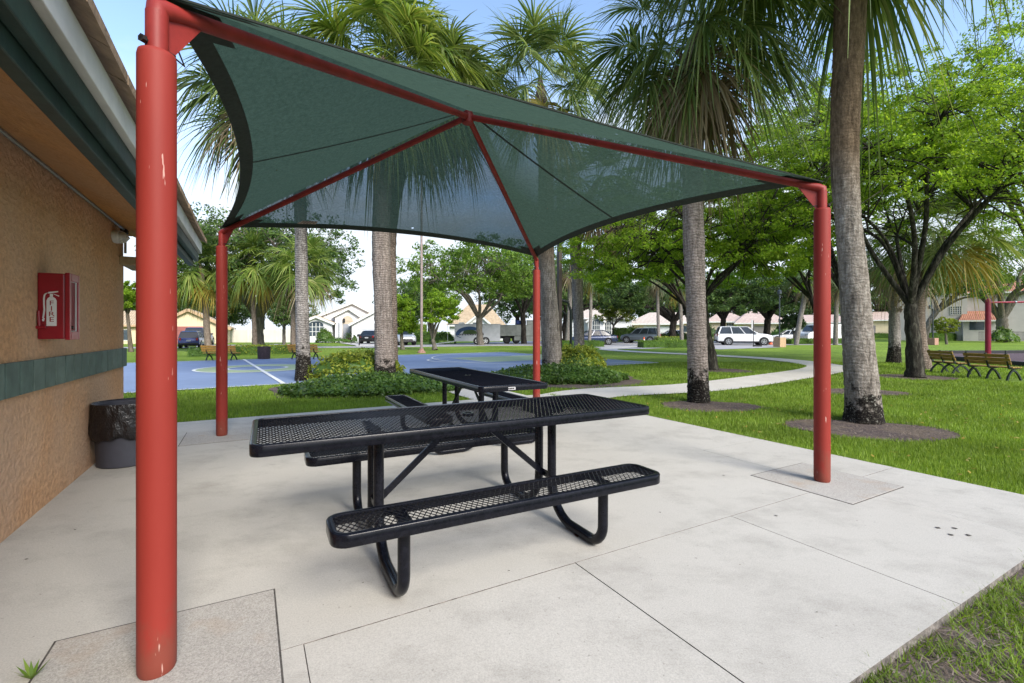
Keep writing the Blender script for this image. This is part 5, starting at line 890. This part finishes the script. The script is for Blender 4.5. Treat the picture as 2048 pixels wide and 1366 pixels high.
def lampbase(label, px, py, d, mat, bent, w, h, top):
    P = gp(px, d); P.z = GZ; t = thing('lamp_post', label, 'lamp post', P, .35); b = MB(); b.box(-w/2, w/2, -w/2, w/2, 0, h); b.build('concrete_base', mat, t, bevel=.02); b = MB(); q = [(0, 0, h), (0, 0, top-.3), (0, 0, top)]
    if bent: q = [(0, 0, h), (0, 0, top-.35), (-.05, 0, top-.1), (-.25, 0, top+.05), (-.5, 0, top+.08)]
    b.tube(q, .05, 10); b.build('pole', 'pole_dark', t, smooth=50); b = MB(); e = Vector(q[-1]); b.lathe([(.10, -.05), (.16, .0), (.16, .25), (.02, .36)], 12, c=tuple(e-Vector((0, 0, .1)))); b.build('lamp_head', 'pole_dark', t, smooth=40); return t
lampbase('tan concrete lamp base with slim dark pole, right of the white car', 1559, 694, 39.5, 'base_tan', False, .68, .82, 4.6)
lampbase('pink concrete lamp base with bent dark pole near the ball topiary', 1866, 681, 46, 'base_pink', True, .62, .68, 3.6)
t = thing('sign_post', 'thin dark sign post with small grey plate before the white car', 'sign', gp(1507, 40), 0); b = MB(); b.bar((0, 0, 0), (0, 0, 2.25), .06, .04); b.build('post', 'trim_black', t); b = MB(); b.box(-.20, -.06, -.035, -.025, 1.55, 2.3); b.build('plate', 'label_white', t); b = MB(); b.box(-.03, .7, -.05, .07, .02, .13); b.build('wheel_stop', 'trim_black', t)
t = thing('mailbox', 'black mailbox on a post at the white house driveway', 'mailbox', gp(718.5, 44), 0); b = MB(); b.bar((0, 0, 0), (0, 0, 1.0), .10, .10); b.build('post', 'trim_black', t); b = MB(); b.xprism([(-.11, .82), (-.11, .98), (-.06, 1.05), (.06, 1.05), (.11, .98), (.11, .82)], -.32, .18); b.build('box', 'trim_black', t)
# swing frame and playground edging
P = gp(1976, 20.5); P.z = GZ; t = thing('swing_frame', 'red swing frame post with top bar running out of view at right', 'swing', P, 0); b = MB(); b.lathe([(.10, 0), (.10, 2.68), (.085, 2.74), (.03, 2.77)], 20); b.build('post', 'swing_red', t, smooth=40); b = MB(); b.tube([(.09, 0, 2.60), (4.2, .25, 2.66)], .038, 12); b.build('top_bar', 'swing_red', t, smooth=50); b = MB(); b.tube([(1.22, .06, 2.62), (1.30, .07, 2.62)], .055, 10); b.build('hanger', 'alloy', t, smooth=50); b = MB(); b.lathe([(.10, 0), (.10, 2.68), (.085, 2.74), (.03, 2.77)], 20, c=(4.3, .25, 0)); b.build('post', 'swing_red', t, smooth=40)
pe = [pm[4], pm[0], pm[1], pm[2]]
for i, (a, c) in enumerate(zip(pe[:-1], pe[1:])):
    a, c = Vector(a), Vector(c); n = max(1, int((c-a).length/1.3))
    for k in range(n):
        if a.lerp(c, k/n).x > 1.12*a.lerp(c, k/n).y: continue
        p, q = a.lerp(c, (k+.02)/n), a.lerp(c, (k+.98)/n); b = MB(); b.bar(Vector((p.x, p.y, GZ+.09)), Vector((q.x, q.y, GZ+.09)), .12, .20); tag(b.build('edging_timber', 'border_black', bevel=.02), 'black plastic edging timber round the play area beside the olive benches', 'edging', 'black edging timbers of the play area')
# ------------------------------------------------------------ houses
def house(label, px0, d, wall, roof, blocks, openings, rz=0, cat='house', trim='white_trim', z0=None):
    """blocks and openings are given in photo pixels at depth d, y in metres behind the facade"""
    k = d/F; X = lambda px: (px-px0)*k; Z = lambda py: CH-(py-YH)*k-GZ; t = thing('house', label, cat, (((px0-1024)*k), d, GZ), rz)
    for bl_ in blocks:
        x0, x1, e, y0, y1 = X(bl_['x'][0]), X(bl_['x'][1]), Z(bl_['eave']), bl_['y'][0], bl_['y'][1]; b = MB()
        if bl_['t'] == 'gable':
            xr, zr = X(bl_['ridge'][0]), Z(bl_['ridge'][1]); b.xprism([(x0, 0), (x1, 0), (x1, e), (xr, zr), (x0, e)], y0, y1); w_ = b.build('wall', wall, t)
            b = MB(); oh = .35; th = .16
            for xa, za, sgn in ((x0, e, -1), (x1, e, 1)):
                d_ = Vector((xa-xr, 0, za-zr)); u = d_.normalized(); n_ = Vector((-u.z, 0, u.x)) if sgn < 0 else Vector((u.z, 0, -u.x)); n_ = n_ if n_.z > 0 else -n_; p = Vector((xr, y0-oh, zr))+n_*.01; b.obox(p, u*(d_.length+.4), Vector((0, y1-y0+oh*2, 0)), n_*th)
            rf = b.build('roof', roof, t); b = MB()
            for xa, za in ((x0, e), (x1, e)): d_ = Vector((xa-xr, 0, za-zr)); u = d_.normalized(); b.bar(Vector((xr, y0-oh-.03, zr))+Vector((0, 0, -.01)), Vector((xr, y0-oh-.03, zr))+u*(d_.length+.4), .05, .26, up=Vector((0, 0, 1)))
            b.build('fascia', trim, rf)
        else:                                # ridge parallel to the facade, hipped ends
            zr = Z(bl_['ridge']); ym = (y0+y1)/2; b.box(x0, x1, y0, y1, 0, e); b.build('wall', wall, t); hp = min((y1-y0)/2, (x1-x0)*.3)*bl_.get('hip', 1); o_ = .5; b = MB()
            b.add([(x0-o_, y0-o_, e), (x1+o_, y0-o_, e), (x1+o_, y1+o_, e), (x0-o_, y1+o_, e), (x0+hp, ym, zr), (x1-hp, ym, zr)], [(0, 1, 5, 4), (1, 2, 5), (2, 3, 4, 5), (3, 0, 4), (3, 2, 1, 0)]); rf = b.build('roof', roof, t); b = MB(); b.box(x0-o_, x1+o_, y0-o_-.04, y0-o_-.005, e-.18, e+.02); b.build('fascia', trim, rf)
    for kind, xa, xb, ya, yb, y, mat in openings:
        x0, x1, z1, z0_ = X(xa), X(xb), Z(ya), max(.02, Z(yb)); b = MB()
        if kind == 'garage_door':
            b.box(x0, x1, y-.03, y+.02, z0_, z1); g_ = b.build('garage_door', mat, t); b = MB(); n = 4
            for q in range(1, n): zz = z0_+(z1-z0_)*q/n; b.box(x0, x1, y-.034, y-.031, zz-.012, zz+.012)
            b.build('panel_line', 'joint', g_)
        elif kind == 'arch':
            n = 12; r = (x1-x0)/2; xc = (x0+x1)/2; zs = z1-r*.55; b.xprism([(x0, z0_), (x1, z0_)]+[(xc+r*math.cos(math.pi*q/n), zs+r*.55*math.sin(math.pi*q/n)) for q in range(n+1)], y-.03, y+.02); wn = b.build('window', mat, t); b = MB()
            for q in (.25, .5, .75): b.box(x0+(x1-x0)*q-.03, x0+(x1-x0)*q+.03, y-.045, y-.031, z0_, zs+r*.3)
            for q in (.3, .62): b.box(x0, x1, y-.052, y-.046, z0_+(z1-z0_)*q-.03, z0_+(z1-z0_)*q+.03)
            b.build('frame', 'white_trim', wn)
        elif kind == 'window':
            b.box(x0, x1, y-.03, y+.02, z0_, z1); wn = b.build('window', mat, t); b = MB(); f = .07
            for c in ((x0-f, x1+f, z1, z1+f), (x0-f, x1+f, z0_-f, z0_), (x0-f, x0, z0_, z1), (x1, x1+f, z0_, z1), ((x0+x1)/2-.03, (x0+x1)/2+.03, z0_, z1)): b.box(c[0], c[1], y-.05, y-.031, c[2], c[3])
            b.build('frame', 'white_trim', wn)
        elif kind == 'grille':
            b.box(x0, x1, y-.03, y+.02, z0_, z1); wn = b.build('window', mat, t); b = MB()
            for q in range(6): xx = x0+(x1-x0)*q/5; b.box(xx-.025, xx+.025, y-.06, y-.035, z0_, z1)
            for q in range(5): zz = z0_+(z1-z0_)*q/4; b.box(x0, x1, y-.085, y-.062, zz-.025, zz+.025)
            b.build('bars', 'white_trim', wn)
        elif kind == 'column': b.tube([((x0+x1)/2, y, 0), ((x0+x1)/2, y, z1)], (x1-x0)/2, 14); b.build('column', mat, t, smooth=50)
        elif kind == 'lamp': b.box(x0, x1, y-.14, y, z0_, z1); b.build('wall_lamp', mat, t, bevel=.03)
        else: b.box(x0, x1, y-.03, y+.02, z0_, z1); b.build(kind, mat, t)
    return t
house('cream house with red garage door and tan gable roof at left', 380, 50, 'wall_cream', 'roof_tan', [dict(t='gable', x=(318, 444), eave=655, ridge=(377, 620), y=(0, 9)), dict(t='side', x=(210, 345), eave=650, ridge=618, y=(3, 12))], [('garage_door', 338, 413, 653, 690, 0, 'garage_red'), ('lamp', 424, 430, 653, 661, 0, 'trim_black'), ('window', 250, 275, 660, 680, 3, 'pane')], trim='base_tan', rz=R_(28))
h2 = house('white house with gables, arched window and tall arched entry beyond the court', 690, 58, 'wall_white', 'roof_tan', [dict(t='gable', x=(618, 770), eave=640, ridge=(702, 604), y=(1.6, 11)), dict(t='gable', x=(612, 666), eave=646, ridge=(638, 634), y=(-.6, 2)), dict(t='gable', x=(671, 717), eave=631, ridge=(697, 617), y=(.2, 2.2)), dict(t='gable', x=(706, 802), eave=648, ridge=(754, 621), y=(-2.2, 3))],
    [('arch', 624, 651, 643, 672, -.6, 'pane'), ('entry_recess', 685, 704, 641, 684, .2, 'wall_tan'), ('double_door', 686, 700, 648, 683, .16, 'door_grey'), ('column', 679, 684, 642, 0, -.1, 'wall_white'), ('garage_door', 716, 793, 651, 688, -2.2, 'garage_white'), ('lamp', 686, 690, 637, 645, .1, 'trim_black')], rz=R_(14))
b = MB(); k = 58/F; n = 14; xc, r, zs = (694.5-690)*k, 10.5*k, CH-(642-YH)*k-GZ; b.xprism([(xc+r*math.cos(math.pi*q/n), zs+r*math.sin(math.pi*q/n)) for q in range(n+1)], .14, .19); b.build('entry_arch', 'wall_tan', h2)
house('white house with tan tile roof behind the enclosed trailer', 950, 66, 'wall_white', 'roof_tan', [dict(t='side', x=(895, 1005), eave=650, ridge=603, y=(2, 12)), dict(t='gable', x=(928, 985), eave=652, ridge=(958, 628), y=(0, 5))], [('window', 946, 962, 645, 652, 0, 'pane'), ('window', 934, 942, 655, 670, 0, 'pane')])
house('white house with arched openings behind the navy sedan', 1200, 68, 'wall_white', 'roof_pale', [dict(t='side', x=(1135, 1262), eave=636, ridge=612, y=(0, 10)), dict(t='gable', x=(1176, 1206), eave=642, ridge=(1191, 632), y=(-1, 2))], [('arch', 1185, 1199, 640, 668, -1, 'pane'), ('arch', 1210, 1222, 642, 668, 0, 'pane'), ('garage_door', 1138, 1168, 648, 676, 0, 'garage_white')], rz=R_(-8))
house('low house with wide tan roof and white garage behind the grey car', 1320, 74, 'wall_cream', 'roof_pale', [dict(t='side', x=(1264, 1402), eave=645, ridge=622, y=(1, 11)), dict(t='side', x=(1268, 1352), eave=648, ridge=628, y=(-3, 6))], [('garage_door', 1286, 1346, 652, 677, -3, 'garage_white'), ('window', 1366, 1384, 652, 664, 1, 'pane')], rz=R_(-12))
house('house with pink tile roof and dark garage behind the white car', 1515, 80, 'wall_tan', 'roof_pink', [dict(t='side', x=(1425, 1500), eave=642, ridge=622, y=(3, 12)), dict(t='side', x=(1478, 1568), eave=646, ridge=620, y=(0, 9))], [('garage_door', 1505, 1530, 652, 676, 0, 'garage_grey'), ('arch', 1462, 1474, 640, 655, 3, 'pane')], rz=R_(-20))
house('low white house with pink roof behind the white van', 1640, 84, 'wall_white', 'roof_pink', [dict(t='side', x=(1572, 1712), eave=645, ridge=628, y=(0, 9))], [('window', 1610, 1625, 652, 664, 0, 'pane'), ('window', 1690, 1702, 652, 664, 0, 'pane')], rz=R_(-25))
house('cream house with brown garage seen left of the short grey palm', 1760, 88, 'wall_cream', 'roof_pink', [dict(t='side', x=(1722, 1834), eave=640, ridge=622, y=(0, 9))], [('garage_door', 1737, 1753, 651, 672, 0, 'garage_grey'), ('window', 1790, 1804, 648, 662, 0, 'pane')], rz=R_(-30))
house('grey two-storey apartment building with red tile porch roof at right', 1940, 66, 'wall_grey', 'roof_red', [dict(t='side', x=(1828, 1936), eave=575, ridge=548, y=(0, 6)), dict(t='side', x=(1937, 2140), eave=585, ridge=560, y=(1.5, 9)), dict(t='side', x=(1928, 1976), eave=641, ridge=622, y=(-1.0, 2.4), hip=.3)],
    [('grille', 1911, 1928, 612, 628, 0, 'pane'), ('window', 1850, 1862, 603, 609, 0, 'pane'), ('grille', 1913, 1926, 643, 658, 0, 'pane'), ('sliding_door', 1937, 1958, 643, 660, -1.0, 'pane'), ('window', 1980, 1994, 642, 651, 1.5, 'pane'), ('window', 1911, 1922, 590, 602, 0, 'pane'), ('drain_pipe', 1882.5, 1883.5, 575, 680, 0, 'pole_dark')], cat='building', rz=R_(-36))
t = thing('garden_fence', 'pale solid garden fence between cream house and white house', 'fence', gp(520, 56), 0); b = MB(); b.box(-3.2, 3.6, 0, .1, 0, 1.55); b.build('fence_panel', 'fence_white', t)
for x in (-3.2, -1.5, .2, 1.9, 3.6): b = MB(); b.box(x-.09, x+.09, -.06, .16, 0, 1.68); b.build('fence_post', 'fence_white', t)
t = thing('railing', 'black metal railing in front of the grey building', 'railing', gp(1985, 62), 0); b = MB()
for z in (.15, 1.25): b.bar((-1.8, 0, z), (4.5, 0, z), .05, .05)
b.build('rail', 'trim_black', t); b = MB(); [b.bar((-1.8+.16*k, 0, .15), (-1.8+.16*k, 0, 1.25), .025, .025) for k in range(40)]; pk = b.build('pickets', 'trim_black', t); pk['kind'] = 'stuff'
# planting at the white house
bed('round green bush below the arched window of the white house', gp(649, 55), .95, .8, 1.55, 'leaf_mid', .2, 700, 31, name='bush'); bed('dark flowering bed along the white house front', gp(668, 54.5), 2.2, .8, .55, 'leaf_dark', .18, 700, 32, name='flower_bed'); bed('small cone bush beside the white house entry', gp(709, 54), .35, .35, .95, 'leaf_dark', .14, 200, 33, name='bush', flat=1.3)
bed('green shrubs under the small tree left of the trailer', gp(885, 50), 1.4, .9, 1.2, 'leaf_mid', .2, 700, 34, name='bush'); bed('clump of climbing leaves at the foot of the pale-barked tree', gp(2005, 56.5), 1.5, 1.2, 1.8, 'leaf_mid', .22, 900, 35, name='bush', flat=1.4)
for px_, d_, h_, lb_, s_ in ((1262, 63, 1.9, 'dark shrub at the left end of the wide tan-roofed house', 41), (1412, 66, 2.2, 'tall dark shrub between tan-roofed and pink-roofed houses', 42), (1475, 70, 2.0, 'green shrub in front of the pink-roofed house, left part', 43), (1566, 70, 2.2, 'green shrub at the right end of the pink-roofed house', 44), (1705, 74, 2.0, 'green shrub seen between right red post and thick leaning palm', 45)):
    bed(lb_, gp(px_, d_), 1.8, 1.1, h_, 'leaf_mid' if s_ % 2 else 'leaf_dark', .26, 700, s_, name='bush', flat=2.2)['group'] = 'garden shrubs before the far houses'
t = thing('potted_plant', 'brown plant pot with dark foliage at the white house door', 'plant pot', gp(697, 56.5), 0); b = MB(); b.lathe([(.22, 0), (.32, .5), (.34, .52), (.28, .5)], 14); b.build('pot', 'pot_brown', t, smooth=40); quads('foliage', quadleaf(np.random.default_rng(3), np.random.default_rng(4).normal(0, 1, (160, 3))*np.array([.25, .25, .2])+np.array([0, 0, .78]), .2), 'leaf_dark', t)
mulch_ring = sheet('gravel_ring', [(gp(568, 47).x+1.6*math.cos(2*math.pi*k/28), 47+1.6*math.sin(2*math.pi*k/28)) for k in range(28)], GZ+.03, 'path_concrete')
